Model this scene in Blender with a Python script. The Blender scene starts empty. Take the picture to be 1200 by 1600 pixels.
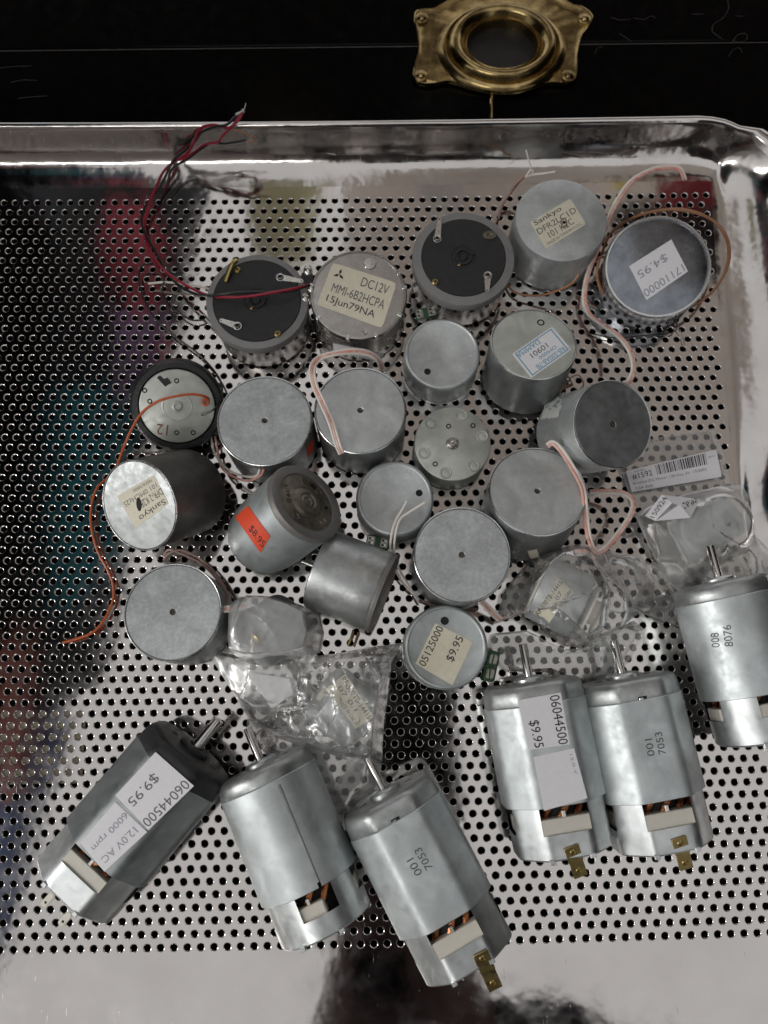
import bpy, math, random
from mathutils import Vector, Matrix, noise
random.seed(7)
PI = math.pi
V = Vector
sc = bpy.context.scene
sc.unit_settings.scale_length = 0.01            # one unit is one centimetre
C = sc.collection

# ------------------------------------------------------------------ camera
F = 1200.0
CR = ((0.99982248, -0.01806531, 0.00535231), (0.01664457, 0.97997699, 0.19841387), (-0.00882955, -0.19828956, 0.98010371))
CZ = 31.8975
cam = bpy.data.objects.new('camera', bpy.data.cameras.new('camera'))
C.objects.link(cam)
RT = Matrix(CR).transposed()
cam.matrix_world = Matrix.Translation((0, 0, CZ)) @ RT.to_4x4()
cam.data.sensor_fit = 'VERTICAL'; cam.data.sensor_height = 24; cam.data.lens = 24 * F / 1600
cam.data.clip_start = 0.1; cam.data.clip_end = 2000
cam.data.dof.use_dof = True; cam.data.dof.focus_distance = 29.0; cam.data.dof.aperture_fstop = 0.09
sc.camera = cam

# ------------------------------------------------------------------ world, lamps, exposure
w = bpy.data.worlds.new('World'); sc.world = w; w.use_nodes = True
w.node_tree.nodes['Background'].inputs[0].default_value = (0.97, 0.96, 0.96, 1)
w.node_tree.nodes['Background'].inputs[1].default_value = 0.335
sc.view_settings.view_transform = 'Standard'; sc.view_settings.look = 'None'
sc.view_settings.exposure = 0.90; sc.view_settings.gamma = 1.0
def area(name, loc, target, sx, sy, power, col=(1, 1, 1)):
    l = bpy.data.lights.new(name, 'AREA'); l.shape = 'RECTANGLE'; l.size = sx; l.size_y = sy; l.energy = power; l.color = col
    o = bpy.data.objects.new(name, l); C.objects.link(o); o.location = loc
    o.rotation_euler = (V(target) - V(loc)).to_track_quat('-Z', 'Y').to_euler(); return o
area('ceiling_tube_lamp', (-150, -30, 110), (0, 0, 0), 26, 130, 90000, (1.0, 0.98, 0.95))
area('ceiling_tube_lamp', (-45, -98, 122), (0, 0, 0), 100, 18, 21000, (1.0, 0.98, 0.95))
area('ceiling_tube_lamp', (190, 70, 130), (0, 0, 0), 20, 90, 40000, (1.0, 0.99, 0.97))

# ------------------------------------------------------------------ helpers
CP = V((0, 0, CZ))
def ray(px, py):
    return RT @ V(((px - 600) / F, -(py - 800) / F, -1.0))
def un(px, py, z=0.0):
    d = ray(px, py); return CP + d * ((z - CZ) / d.z)
def depth(p):
    return -(Matrix(CR) @ (p - CP)).z
def plane_surf(P, n, off=0.0):
    P = V(P) + n * off
    def f(px, py, e=0.0):
        d = ray(px, py); Q = P + n * e
        return CP + d * ((Q - CP).dot(n) / d.dot(n))
    return f
def cyl_surf(P, n, R):
    def f(px, py, e=0.0):
        d = ray(px, py).normalized(); oc = CP - P
        a = d - n * d.dot(n); b = oc - n * oc.dot(n)
        A = a.dot(a); B = 2 * a.dot(b); D = b.dot(b) - (R + e) ** 2
        q = B * B - 4 * A * D
        t = (-B - math.sqrt(q)) / (2 * A) if q > 0 else -B / (2 * A)
        return CP + d * t
    return f
WM = {}
def link(o, parent):
    C.objects.link(o)
    if parent is not None: o.parent = parent
def tag(o, label=None, cat=None, group=None, kind=None):
    if label: o['label'] = label
    if cat: o['category'] = cat
    if group: o['group'] = group
    if kind: o['kind'] = kind
    return o
def thing(name, M, label, cat, group=None):
    o = bpy.data.objects.new(name, None); C.objects.link(o); o.matrix_world = M; o.empty_display_size = 0.5
    WM[o.name] = M.copy()
    return tag(o, label, cat, group)
def frame(P, n, xd=None):
    n = V(n).normalized()
    x = V(xd) if xd is not None else V((1, 0, 0))
    x = (x - n * x.dot(n)).normalized(); y = n.cross(x)
    M = Matrix((x, y, n)).transposed().to_4x4(); M.translation = P
    return M
class MB:
    """collects world space geometry and links it as one mesh object"""
    def __init__(s, M=None): s.v = []; s.f = []; s.M = M or Matrix()
    def add(s, vs, fs, M=None):
        M = s.M if M is None else M
        k = len(s.v); s.v += [M @ V(p) for p in vs]; s.f += [tuple(k + i for i in f) for f in fs]; return s
    def lathe(s, prof, n=48, M=None, sx=1.0, sy=1.0, caps=False):
        vs = []; fs = []; idx = []
        for r, z in prof:
            if r < 1e-6: idx.append([len(vs)]); vs.append((0, 0, z))
            else:
                idx.append(list(range(len(vs), len(vs) + n)))
                vs += [(r * sx * math.cos(2 * PI * i / n), r * sy * math.sin(2 * PI * i / n), z) for i in range(n)]
        for a, b in zip(idx, idx[1:]):
            for i in range(n):
                j = (i + 1) % n
                if len(a) == 1 and len(b) == 1: continue
                if len(a) == 1: fs.append((a[0], b[j], b[i]))
                elif len(b) == 1: fs.append((a[i], a[j], b[0]))
                else: fs.append((a[i], a[j], b[j], b[i]))
        return s.add(vs, [f[::-1] for f in fs] if prof[0][1] > prof[-1][1] and prof[0][0] <= 1e-6 else fs, M)
    def box(s, x0, x1, y0, y1, z0, z1, M=None, b=0.0):
        if b <= 0:
            vs = [(x, y, z) for z in (z0, z1) for y in (y0, y1) for x in (x0, x1)]
            return s.add(vs, [(0, 2, 3, 1), (4, 5, 7, 6), (0, 1, 5, 4), (2, 6, 7, 3), (0, 4, 6, 2), (1, 3, 7, 5)], M)
        def ring(i, z): return [(x0 + i + b, y0 + i, z), (x1 - i - b, y0 + i, z), (x1 - i, y0 + i + b, z), (x1 - i, y1 - i - b, z), (x1 - i - b, y1 - i, z), (x0 + i + b, y1 - i, z), (x0 + i, y1 - i - b, z), (x0 + i, y0 + i + b, z)]
        vs = ring(b * .6, z0) + ring(0, z0 + b * .6) + ring(0, z1 - b * .6) + ring(b * .6, z1)
        fs = [tuple(range(7, -1, -1)), tuple(range(24, 32))]
        for k in range(3):
            for i in range(8):
                j = (i + 1) % 8; fs.append((k * 8 + i, k * 8 + j, k * 8 + 8 + j, k * 8 + 8 + i))
        return s.add(vs, fs, M)
    def prism(s, pts, z0, z1, M=None):
        n = len(pts)
        vs = [(x, y, z0) for x, y in pts] + [(x, y, z1) for x, y in pts]
        fs = [tuple(range(n - 1, -1, -1)), tuple(range(n, 2 * n))] + [(i, (i + 1) % n, n + (i + 1) % n, n + i) for i in range(n)]
        return s.add(vs, fs, M)
    def tube(s, pts, r, n=8, sub=6, flat=1.0, r2=None):
        P = catmull(pts, sub); vs = []; fs = []
        up = V((0, 0, 1)); m = len(P)
        for k, p in enumerate(P):
            t = (P[min(k + 1, m - 1)] - P[max(k - 1, 0)]).normalized()
            a = t.cross(up)
            if a.length < 1e-3: a = t.cross(V((0, 1, 0)))
            a.normalize(); bb = a.cross(t)
            rr = r if r2 is None else r + (r2 - r) * k / (m - 1)
            for i in range(n):
                q = 2 * PI * i / n; vs.append(p + a * (rr * math.cos(q)) + bb * (rr * flat * math.sin(q)))
        for k in range(m - 1):
            for i in range(n):
                j = (i + 1) % n; fs.append((k * n + i, k * n + j, k * n + n + j, k * n + n + i))
        fs.append(tuple(range(n - 1, -1, -1))); fs.append(tuple(range((m - 1) * n, m * n)))
        return s.add(vs, fs, Matrix())
    def build(s, name, mat, parent=None, smooth=35, root=None):
        rt = root or parent
        Mi = Matrix()
        if rt is not None:
            while rt.parent is not None: rt = rt.parent
            if rt.name in WM: Mi = WM[rt.name].inverted()
        me = bpy.data.meshes.new(name)
        me.from_pydata([tuple(Mi @ p) for p in s.v], [], s.f); me.update()
        me.materials.append(mat)
        if smooth:
            me.shade_smooth()
            if smooth < 180: me.set_sharp_from_angle(angle=math.radians(smooth))
        o = bpy.data.objects.new(name, me); link(o, parent); return o
def catmull(pts, sub):
    pts = [V(p) for p in pts]
    if len(pts) < 3 or sub < 2: return pts
    out = []
    for i in range(len(pts) - 1):
        p0 = pts[i - 1] if i else pts[0] * 2 - pts[1]; p1 = pts[i]; p2 = pts[i + 1]
        p3 = pts[i + 2] if i + 2 < len(pts) else p2 * 2 - p1
        for k in range(sub):
            t = k / sub
            out.append(0.5 * ((2 * p1) + (p2 - p0) * t + (2 * p0 - 5 * p1 + 4 * p2 - p3) * t * t + (3 * p1 - p0 - 3 * p2 + p3) * t ** 3))
    out.append(pts[-1]); return out
def W(*a):
    """wire points: (px, py, height) triples"""
    return [un(x, y, z) for x, y, z in a]

# ------------------------------------------------------------------ materials
def nodes(name):
    m = bpy.data.materials.new(name); m.use_nodes = True
    nt = m.node_tree; return m, nt, nt.nodes['Principled BSDF']
def metal(name, col, rough=0.4, met=1.0, var=0.12, scale=2.5, rvar=0.08, bump=0.0008, bscale=30, tint=None, stain=None, stretch=(1, 1, 1), coat=0.0, scratch=0.0, spec=0.5, hair=0.0):
    m, nt, p = nodes(name)
    tc = nt.nodes.new('ShaderNodeTexCoord'); mp = nt.nodes.new('ShaderNodeMapping'); mp.inputs['Scale'].default_value = stretch
    geo = nt.nodes.new('ShaderNodeNewGeometry') if met > 0.3 else None
    src = geo.outputs['Position'] if geo else tc.outputs['Object']
    nt.links.new(src, mp.inputs[0])
    n1 = nt.nodes.new('ShaderNodeTexNoise'); n1.inputs['Scale'].default_value = scale; n1.inputs['Detail'].default_value = 8; n1.inputs['Roughness'].default_value = 0.7
    nt.links.new(mp.outputs[0], n1.inputs['Vector'])
    r = nt.nodes.new('ShaderNodeValToRGB'); r.color_ramp.elements[0].position = 0.3; r.color_ramp.elements[1].position = 0.7
    a = [max(0, c * (1 - var)) for c in col]; b = [min(1, c * (1 + var)) for c in col]
    if tint: a = list(tint)
    r.color_ramp.elements[0].color = (*a, 1); r.color_ramp.elements[1].color = (*b, 1)
    nt.links.new(n1.outputs[0], r.inputs[0]); col_out = r.outputs[0]
    if stain or scratch:
        n3 = nt.nodes.new('ShaderNodeTexNoise'); n3.inputs['Scale'].default_value = 1.1 if stain else 3; n3.inputs['Detail'].default_value = 10; n3.inputs['Roughness'].default_value = 0.75
        nt.links.new(tc.outputs['Object'], n3.inputs['Vector'])
        r3 = nt.nodes.new('ShaderNodeValToRGB'); r3.color_ramp.elements[0].position = 0.60; r3.color_ramp.elements[1].position = 0.95
        nt.links.new(n3.outputs[0], r3.inputs[0])
        mx = nt.nodes.new('ShaderNodeMixRGB'); nt.links.new(r3.outputs[0], mx.inputs[0]); nt.links.new(col_out, mx.inputs[1])
        mx.inputs[2].default_value = (*(stain or [min(1, c * 1.5) for c in col]), 1); col_out = mx.outputs[0]
    if hair:
        for ang in (0.5, 1.9, 2.7):
            mh = nt.nodes.new('ShaderNodeMapping'); mh.inputs['Scale'].default_value = (0.55, 26, 26); mh.inputs['Rotation'].default_value = (0.1, 0.2, ang)
            vr = nt.nodes.new('ShaderNodeVectorRotate'); vr.rotation_type = 'Z_AXIS'; vr.inputs['Angle'].default_value = ang
            nt.links.new(src, vr.inputs['Vector']); mh.inputs['Rotation'].default_value = (0, 0, 0); nt.links.new(vr.outputs[0], mh.inputs[0])
            nh = nt.nodes.new('ShaderNodeTexNoise'); nh.inputs['Scale'].default_value = 1.0; nh.inputs['Detail'].default_value = 2
            nt.links.new(mh.outputs[0], nh.inputs['Vector'])
            rh = nt.nodes.new('ShaderNodeValToRGB'); rh.color_ramp.elements[0].position = 0.70; rh.color_ramp.elements[1].position = 0.78
            rh.color_ramp.elements[1].color = (hair, hair, hair, 1)
            nt.links.new(nh.outputs[0], rh.inputs[0])
            mxh = nt.nodes.new('ShaderNodeMixRGB'); nt.links.new(rh.outputs[0], mxh.inputs[0]); nt.links.new(col_out, mxh.inputs[1]); mxh.inputs[2].default_value = (*[min(.95, c * 1.7) for c in col], 1); col_out = mxh.outputs[0]
        nb = nt.nodes.new('ShaderNodeTexNoise'); nb.inputs['Scale'].default_value = 0.9; nb.inputs['Detail'].default_value = 3; nb.inputs['Distortion'].default_value = 0.6
        nt.links.new(src, nb.inputs['Vector'])
        rb = nt.nodes.new('ShaderNodeMapRange'); rb.inputs[1].default_value = 0.35; rb.inputs[2].default_value = 0.65; rb.inputs[3].default_value = 0.82; rb.inputs[4].default_value = 1.08
        nt.links.new(nb.outputs[0], rb.inputs[0])
        vm = nt.nodes.new('ShaderNodeVectorMath'); vm.operation = 'SCALE'; nt.links.new(col_out, vm.inputs[0]); nt.links.new(rb.outputs[0], vm.inputs['Scale']); col_out = vm.outputs[0]
    nt.links.new(col_out, p.inputs['Base Color'])
    p.inputs['Metallic'].default_value = met
    n2 = nt.nodes.new('ShaderNodeTexNoise'); n2.inputs['Scale'].default_value = scale * 2.3; n2.inputs['Detail'].default_value = 6
    nt.links.new(mp.outputs[0], n2.inputs['Vector'])
    mr = nt.nodes.new('ShaderNodeMapRange'); mr.inputs[1].default_value = 0.3; mr.inputs[2].default_value = 0.7
    mr.inputs[3].default_value = max(0.02, rough - rvar); mr.inputs[4].default_value = rough + rvar
    nt.links.new(n2.outputs[0], mr.inputs[0]); nt.links.new(mr.outputs[0], p.inputs['Roughness'])
    if bump:
        n4 = nt.nodes.new('ShaderNodeTexNoise'); n4.inputs['Scale'].default_value = bscale; n4.inputs['Detail'].default_value = 4
        nt.links.new(mp.outputs[0], n4.inputs['Vector'])
        bp = nt.nodes.new('ShaderNodeBump'); bp.inputs['Strength'].default_value = 1.0; bp.inputs['Distance'].default_value = bump
        nt.links.new(n4.outputs[0], bp.inputs['Height']); nt.links.new(bp.outputs[0], p.inputs['Normal'])
    if not met: p.inputs['Specular IOR Level'].default_value = spec
    if coat: p.inputs['Coat Weight'].default_value = coat; p.inputs['Coat Roughness'].default_value = 0.15
    return m
def plastic(name, col, rough=0.45, **k):
    k.setdefault('var', 0.06); k.setdefault('bump', 0.004)
    return metal(name, col, rough, 0.0, **k)
def ink(name, col):
    m, nt, p = nodes(name); p.inputs['Base Color'].default_value = (*col, 1); p.inputs['Roughness'].default_value = 0.7
    return m
def tray_mat(name='polished_tray_steel', r0=.05, r1=.12, bd=.014):
    m, nt, p = nodes(name)
    tc = nt.nodes.new('ShaderNodeTexCoord')
    p.inputs['Metallic'].default_value = 1.0
    n1 = nt.nodes.new('ShaderNodeTexNoise'); n1.inputs['Scale'].default_value = 0.35; n1.inputs['Detail'].default_value = 5
    nt.links.new(tc.outputs['Object'], n1.inputs['Vector'])
    r = nt.nodes.new('ShaderNodeValToRGB'); r.color_ramp.elements[0].position = 0.35; r.color_ramp.elements[1].position = 0.7
    r.color_ramp.elements[0].color = (0.645, 0.615, 0.595, 1); r.color_ramp.elements[1].color = (0.715, 0.685, 0.665, 1)
    nt.links.new(n1.outputs[0], r.inputs[0]); nt.links.new(r.outputs[0], p.inputs['Base Color'])
    # short fine scratches, mostly running up and down the tray
    mp = nt.nodes.new('ShaderNodeMapping'); mp.inputs['Scale'].default_value = (9, 0.7, 1); mp.inputs['Rotation'].default_value = (0, 0, 0.05)
    nt.links.new(tc.outputs['Object'], mp.inputs[0])
    n2 = nt.nodes.new('ShaderNodeTexNoise'); n2.inputs['Scale'].default_value = 1.6; n2.inputs['Detail'].default_value = 6; n2.inputs['Roughness'].default_value = 0.6
    nt.links.new(mp.outputs[0], n2.inputs['Vector'])
    r2 = nt.nodes.new('ShaderNodeValToRGB'); r2.color_ramp.elements[0].position = 0.66; r2.color_ramp.elements[1].position = 0.72
    nt.links.new(n2.outputs[0], r2.inputs[0])
    n3 = nt.nodes.new('ShaderNodeTexNoise'); n3.inputs['Scale'].default_value = 1.2; n3.inputs['Detail'].default_value = 4
    nt.links.new(tc.outputs['Object'], n3.inputs['Vector'])
    mr = nt.nodes.new('ShaderNodeMapRange'); mr.inputs[1].default_value = 0.3; mr.inputs[2].default_value = 0.7; mr.inputs[3].default_value = r0; mr.inputs[4].default_value = r1
    nt.links.new(n3.outputs[0], mr.inputs[0])
    ad = nt.nodes.new('ShaderNodeMath'); ad.operation = 'MULTIPLY_ADD'; ad.inputs[1].default_value = 0.25
    nt.links.new(r2.outputs[0], ad.inputs[0]); nt.links.new(mr.outputs[0], ad.inputs[2]); nt.links.new(ad.outputs[0], p.inputs['Roughness'])
    n4 = nt.nodes.new('ShaderNodeTexNoise'); n4.inputs['Scale'].default_value = 0.5; n4.inputs['Detail'].default_value = 3
    nt.links.new(tc.outputs['Object'], n4.inputs['Vector'])
    bp = nt.nodes.new('ShaderNodeBump'); bp.inputs['Strength'].default_value = 1; bp.inputs['Distance'].default_value = bd
    nt.links.new(n4.outputs[0], bp.inputs['Height']); nt.links.new(bp.outputs[0], p.inputs['Normal'])
    return m
def film_mat(name, haze=0.10, crinkle=0.05, rough=0.10, vscale=3.0):
    m = bpy.data.materials.new(name); m.use_nodes = True; nt = m.node_tree
    for n in list(nt.nodes): nt.nodes.remove(n)
    out = nt.nodes.new('ShaderNodeOutputMaterial'); tr = nt.nodes.new('ShaderNodeBsdfTransparent'); tr.inputs[0].default_value = (0.95, 0.95, 0.94, 1)
    gl = nt.nodes.new('ShaderNodeBsdfGlossy'); gl.inputs['Roughness'].default_value = rough; gl.inputs[0].default_value = (1, 1, 1, 1)
    tc = nt.nodes.new('ShaderNodeTexCoord')
    vo = nt.nodes.new('ShaderNodeTexVoronoi'); vo.feature = 'DISTANCE_TO_EDGE'; vo.inputs['Scale'].default_value = vscale
    ns = nt.nodes.new('ShaderNodeTexNoise'); ns.inputs['Scale'].default_value = 1.5; ns.inputs['Detail'].default_value = 5
    mix = nt.nodes.new('ShaderNodeMixRGB'); mix.inputs[0].default_value = 0.35
    nt.links.new(tc.outputs['Object'], mix.inputs[1]); nt.links.new(tc.outputs['Object'], ns.inputs['Vector']); nt.links.new(ns.outputs[1], mix.inputs[2])
    nt.links.new(mix.outputs[0], vo.inputs['Vector'])
    bp = nt.nodes.new('ShaderNodeBump'); bp.inputs['Strength'].default_value = 1; bp.inputs['Distance'].default_value = crinkle
    cl = nt.nodes.new('ShaderNodeMapRange'); cl.inputs[1].default_value = 0.0; cl.inputs[2].default_value = 0.06; cl.inputs[3].default_value = 1.0; cl.inputs[4].default_value = 0.0
    nt.links.new(vo.outputs['Distance'], cl.inputs[0]); nt.links.new(cl.outputs[0], bp.inputs['Height']); nt.links.new(bp.outputs[0], gl.inputs['Normal'])
    fr = nt.nodes.new('ShaderNodeFresnel'); fr.inputs[0].default_value = 1.55; nt.links.new(bp.outputs[0], fr.inputs['Normal'])
    mu = nt.nodes.new('ShaderNodeMath'); mu.operation = 'MULTIPLY_ADD'; mu.inputs[1].default_value = 0.7; mu.inputs[2].default_value = 0.012; mu.use_clamp = True
    nt.links.new(fr.outputs[0], mu.inputs[0])
    df = nt.nodes.new('ShaderNodeBsdfDiffuse'); df.inputs[0].default_value = (0.8, 0.81, 0.81, 1)
    m1 = nt.nodes.new('ShaderNodeMixShader'); m1.inputs[0].default_value = haze
    nt.links.new(tr.outputs[0], m1.inputs[1]); nt.links.new(df.outputs[0], m1.inputs[2])
    m2 = nt.nodes.new('ShaderNodeMixShader'); nt.links.new(mu.outputs[0], m2.inputs[0]); nt.links.new(m1.outputs[0], m2.inputs[1]); nt.links.new(gl.outputs[0], m2.inputs[2])
    nt.links.new(m2.outputs[0], out.inputs[0]); return m
M_ = dict(
    scratch=plastic('raw_scratch', (0.07, 0.065, 0.06), 0.6, var=0.5, scale=3),
    tray=tray_mat(), trayrim=tray_mat('polished_rim_steel', .10, .20, .06),
    zinc=metal('zinc_plate', (0.57, 0.60, 0.60), 0.46, 0.66, var=0.09, scale=5.0, hair=0.35, bump=0.001, bscale=60, scratch=1),
    zincd=metal('zinc_case', (0.33, 0.345, 0.345), 0.42, 0.8, hair=0.4, var=0.16, scale=1.6, bump=0.001),
    zincw=metal('worn_zinc', (0.54, 0.57, 0.575), 0.46, 0.66, var=0.20, scale=6.5, hair=0.6, bump=0.0015, bscale=50, scratch=1),
    darkcase=metal('dark_case', (0.15, 0.145, 0.14), 0.45, 0.7, var=0.2, scale=2, hair=0.5),
    shadesleeve=metal('shaded_sleeve', (0.36, 0.39, 0.395), 0.42, 0.85, var=0.08, scale=1.3, hair=0.4),  # darker copy of the sleeve steel, shading put into its colour
    rim=metal('bright_rim', (0.62, 0.63, 0.63), 0.25, 1.0, var=0.1),
    green=metal('greenish_steel', (0.56, 0.585, 0.535), 0.45, 0.7, hair=0.3, var=0.06, scale=2, bump=0.002),
    paleblue=metal('pale_zinc', (0.52, 0.56, 0.56), 0.5, 0.7, hair=0.3, var=0.07, scale=1.2, bump=0.0008, bscale=60),
    can=metal('motor_can', (0.66, 0.69, 0.69), 0.37, .9, hair=0.3, var=0.07, scale=1.4, bump=0.0006),
    sleeve=metal('flux_sleeve', (0.62, 0.665, 0.67), 0.46, 0.70, hair=0.35, var=0.08, scale=1.3, bump=0.0008, bscale=60, scratch=1),
    cap=metal('pressed_cap', (0.48, 0.50, 0.495), 0.40, 0.85, hair=0.4, var=0.15, scale=2.5, bump=0.001),
    shaft=metal('ground_steel_shaft', (0.62, 0.60, 0.58), 0.18, 1.0, var=0.06, bump=0.001),
    chrome=metal('scratched_chrome', (0.26, 0.28, 0.31), 0.24, 1.0, hair=0.6, var=0.15, scale=2, bump=0.0006, rvar=0.08, scratch=1),  # dark reflections of the surroundings are put into this base colour
    steelw=metal('warm_steel', (0.50, 0.48, 0.46), 0.3, 1.0, var=0.14, scale=1.2, bump=0.0006),
    brassy=metal('tarnished_brown_steel', (0.24, 0.215, 0.165), 0.42, 0.85, var=0.3, scale=1.8, tint=(0.12, 0.11, 0.095), bump=0.006),
    grim=metal('grey_rim', (0.24, 0.23, 0.22), 0.5, 0.5, var=0.1),
    brass=metal('brass', (0.56, 0.42, 0.19), 0.22, 1.0, var=0.2, scale=0.8, tint=(0.12, 0.08, 0.04), bump=0.004, bscale=4),
    tab=metal('brass_tab', (0.52, 0.40, 0.17), 0.35, 1.0, var=0.15),
    copper=metal('copper_winding', (0.55, 0.22, 0.10), 0.3, 1.0, var=0.25, bump=0.01),
    tin=metal('tinned_metal', (0.70, 0.68, 0.64), 0.28, 1.0, var=0.1, bump=0.004, bscale=8),
    black=plastic('black_fibre', (0.022, 0.022, 0.024), 0.42, var=0.3, scale=3, bump=0.006),
    rubber=plastic('black_rubber', (0.014, 0.014, 0.015), 0.35, var=0.3, bump=0.02, bscale=10),
    lacquer=plastic('black_lacquer', (0.0025, 0.0022, 0.0022), 0.14, var=0.5, scale=0.7, bump=0.003, bscale=2, spec=0.10),
    under=plastic('dark_shelf', (0.004, 0.0035, 0.0035), 0.8, var=0.4, spec=0.1),
    greyring=plastic('grey_collar', (0.23, 0.225, 0.225), 0.5, var=0.07, bump=0.002),
    hole=ink('dark_hole', (0.006, 0.006, 0.006)),
    white=plastic('ivory_nylon', (0.68, 0.65, 0.57), 0.4, var=0.05),
    paper=plastic('white_label', (0.84, 0.83, 0.86), 0.6, var=0.035, scale=6, bump=0.0015, bscale=40),
    cream=plastic('cream_label', (0.76, 0.71, 0.57), 0.6, var=0.07, scale=5, bump=0.0015, bscale=40),
    red=plastic('red_label', (0.82, 0.085, 0.03), 0.5, var=0.06),
    ink=ink('black_ink', (0.02, 0.02, 0.025)), inkg=ink('grey_ink', (0.16, 0.16, 0.18)), inkf=ink('faint_ink', (0.33, 0.33, 0.42)),
    inkb=ink('blue_ink', (0.10, 0.36, 0.52)), inkr=ink('red_ink', (0.25, 0.07, 0.06)), inkm=ink('stamp_ink', (0.10, 0.105, 0.11)),
    pearl=ink('pale_print', (0.50, 0.52, 0.50)),
    wred=plastic('red_insulation', (0.33, 0.012, 0.035), 0.35), wblack=plastic('black_insulation', (0.012, 0.012, 0.013), 0.35),
    worange=plastic('orange_insulation', (0.50, 0.10, 0.025), 0.4), wwhite=plastic('white_insulation', (0.88, 0.82, 0.75), 0.45),
    wpink=plastic('red_striped_insulation', (0.86, 0.70, 0.62), 0.45, var=0.1, scale=2.6, tint=(0.72, 0.20, 0.15)),
    wbrown=plastic('brown_insulation', (0.42, 0.20, 0.10), 0.3), wmauve=plastic('mauve_insulation', (0.42, 0.28, 0.25), 0.4),
    pcb=plastic('green_resistor', (0.05, 0.13, 0.06), 0.4), tag=metal('terminal_strip', (0.50, 0.49, 0.43), 0.4, 0.6, var=0.2, bump=0.01, bscale=9), tagb=plastic('brown_strip', (0.13, 0.075, 0.055), 0.5, var=0.3),
    film=film_mat('clear_film', 0.36, 0.02, 0.33, 0.9), film2=film_mat('flat_film', 0.22, 0.004, 0.25, 1.2), film3=film_mat('crinkled_film', 0.19, 0.02, 0.26, 1.3),
)

# ------------------------------------------------------------------ text and labels
_font = {}
def text_geo(s):
    if s in _font: return _font[s]
    cu = bpy.data.curves.new('t', 'FONT'); cu.body = s; cu.resolution_u = 3
    o = bpy.data.objects.new('t', cu); C.objects.link(o)
    dg = bpy.context.evaluated_depsgraph_get(); me = o.evaluated_get(dg).to_mesh()
    vs = [v.co.copy() for v in me.vertices]; fs = [tuple(p.vertices) for p in me.polygons]
    o.evaluated_get(dg).to_mesh_clear(); bpy.data.objects.remove(o); bpy.data.curves.remove(cu)
    x0 = min(v.x for v in vs); x1 = max(v.x for v in vs); y0 = min(v.y for v in vs); y1 = max(v.y for v in vs)
    vs = [((v.x - x0) / (x1 - x0), 1 - (v.y - y0) / max(1e-6, y1 - y0)) for v in vs]
    _font[s] = (vs, fs); return _font[s]
def bil(q, u, v):
    (ax, ay), (bx, by), (cx, cy), (dx, dy) = q       # TL TR BR BL in pixels
    return (ax * (1 - u) * (1 - v) + bx * u * (1 - v) + cx * u * v + dx * (1 - u) * v, ay * (1 - u) * (1 - v) + by * u * (1 - v) + cy * u * v + dy * (1 - u) * v)
def printing(parent, surf, quad, texts, e=0.018, name='print'):
    for s, u0, u1, v0, v1, mat in texts:
        vs, fs = text_geo(s)
        mb = MB()
        mb.add([surf(*bil(quad, u0 + (u1 - u0) * x, v0 + (v1 - v0) * y), e) for x, y in vs], fs)
        mb.build(name, M_[mat], parent, smooth=0)
def label(parent, surf, quad, mat, texts=(), e=0.012, n=10, rnd=0.06, bars=None, lab=None, jag=0.0):
    mb = MB(); pts = []
    # rounded outline fan, curved with the surface
    rows = []
    for j in range(n + 1):
        row = []
        for i in range(n + 1):
            u, v = i / n, j / n
            du = max(0, abs(u - .5) - (.5 - rnd)) / max(rnd, 1e-6); dv = max(0, abs(v - .5) - (.5 - rnd)) / max(rnd, 1e-6)
            d = math.hypot(du, dv)
            if d > 1:
                u = .5 + math.copysign(.5 - rnd + rnd * du / d, u - .5); v = .5 + math.copysign(.5 - rnd + rnd * dv / d, v - .5)
            if jag: u += jag * (noise.noise(V((u * 6, v * 6, 1)))); v += jag * noise.noise(V((u * 6, v * 6, 5)))
            row.append(surf(*bil(quad, u, v), e))
        rows.append(row)
    k = n + 1
    vs = [p for r in rows for p in r]
    fs = [(j * k + i, (j + 1) * k + i, (j + 1) * k + i + 1, j * k + i + 1) for j in range(n) for i in range(n)]
    # give the paper its thickness with a skirt down to the surface
    low = [[surf(*bil(quad, i / n, j / n), 0.001) for i in range(k)] for j in range(k)]
    edge = [(0, i) for i in range(n)] + [(j, n) for j in range(n)] + [(n, i) for i in range(n, 0, -1)] + [(j, 0) for j in range(n, 0, -1)]
    b = len(vs); cen = surf(*bil(quad, .5, .5), 0)
    vs += [rows[j][i] + (low[j][i] - rows[j][i]) * 0.7 for j, i in edge]
    m = len(edge)
    for q in range(m):
        a0 = edge[q][0] * k + edge[q][1]; a1 = edge[(q + 1) % m][0] * k + edge[(q + 1) % m][1]
        fs.append((a0, a1, b + (q + 1) % m, b + q))
    mb.add(vs, fs); o = mb.build('label', M_[mat], parent, smooth=30)
    if lab: o['label'] = lab
    if texts: printing(o, surf, quad, texts, e + 0.004)
    if bars:
        mb = MB(); u = bars[0]; rnd_ = random.Random(3)
        while u < bars[1]:
            wd = rnd_.choice((.004, .005, .008, .014))
            mb.add([surf(*bil(quad, a, b_), e + .004) for a, b_ in ((u, bars[2]), (u, bars[3]), (u + wd, bars[3]), (u + wd, bars[2]))], [(0, 1, 2, 3)])
            u += wd + rnd_.choice((.005, .008, .013))
        mb.build('barcode', M_['ink'], o, smooth=0)
    return o

# ------------------------------------------------------------------ the setting: shelf, cabinet
mb = MB(); mb.box(-90, 90, -70, 110, -4.0, -3.2); s_ = mb.build('dark_shelf', M_['under'], smooth=0); tag(s_, 'matt black shelf top under the perforated tray', None, None, 'structure')

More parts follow.
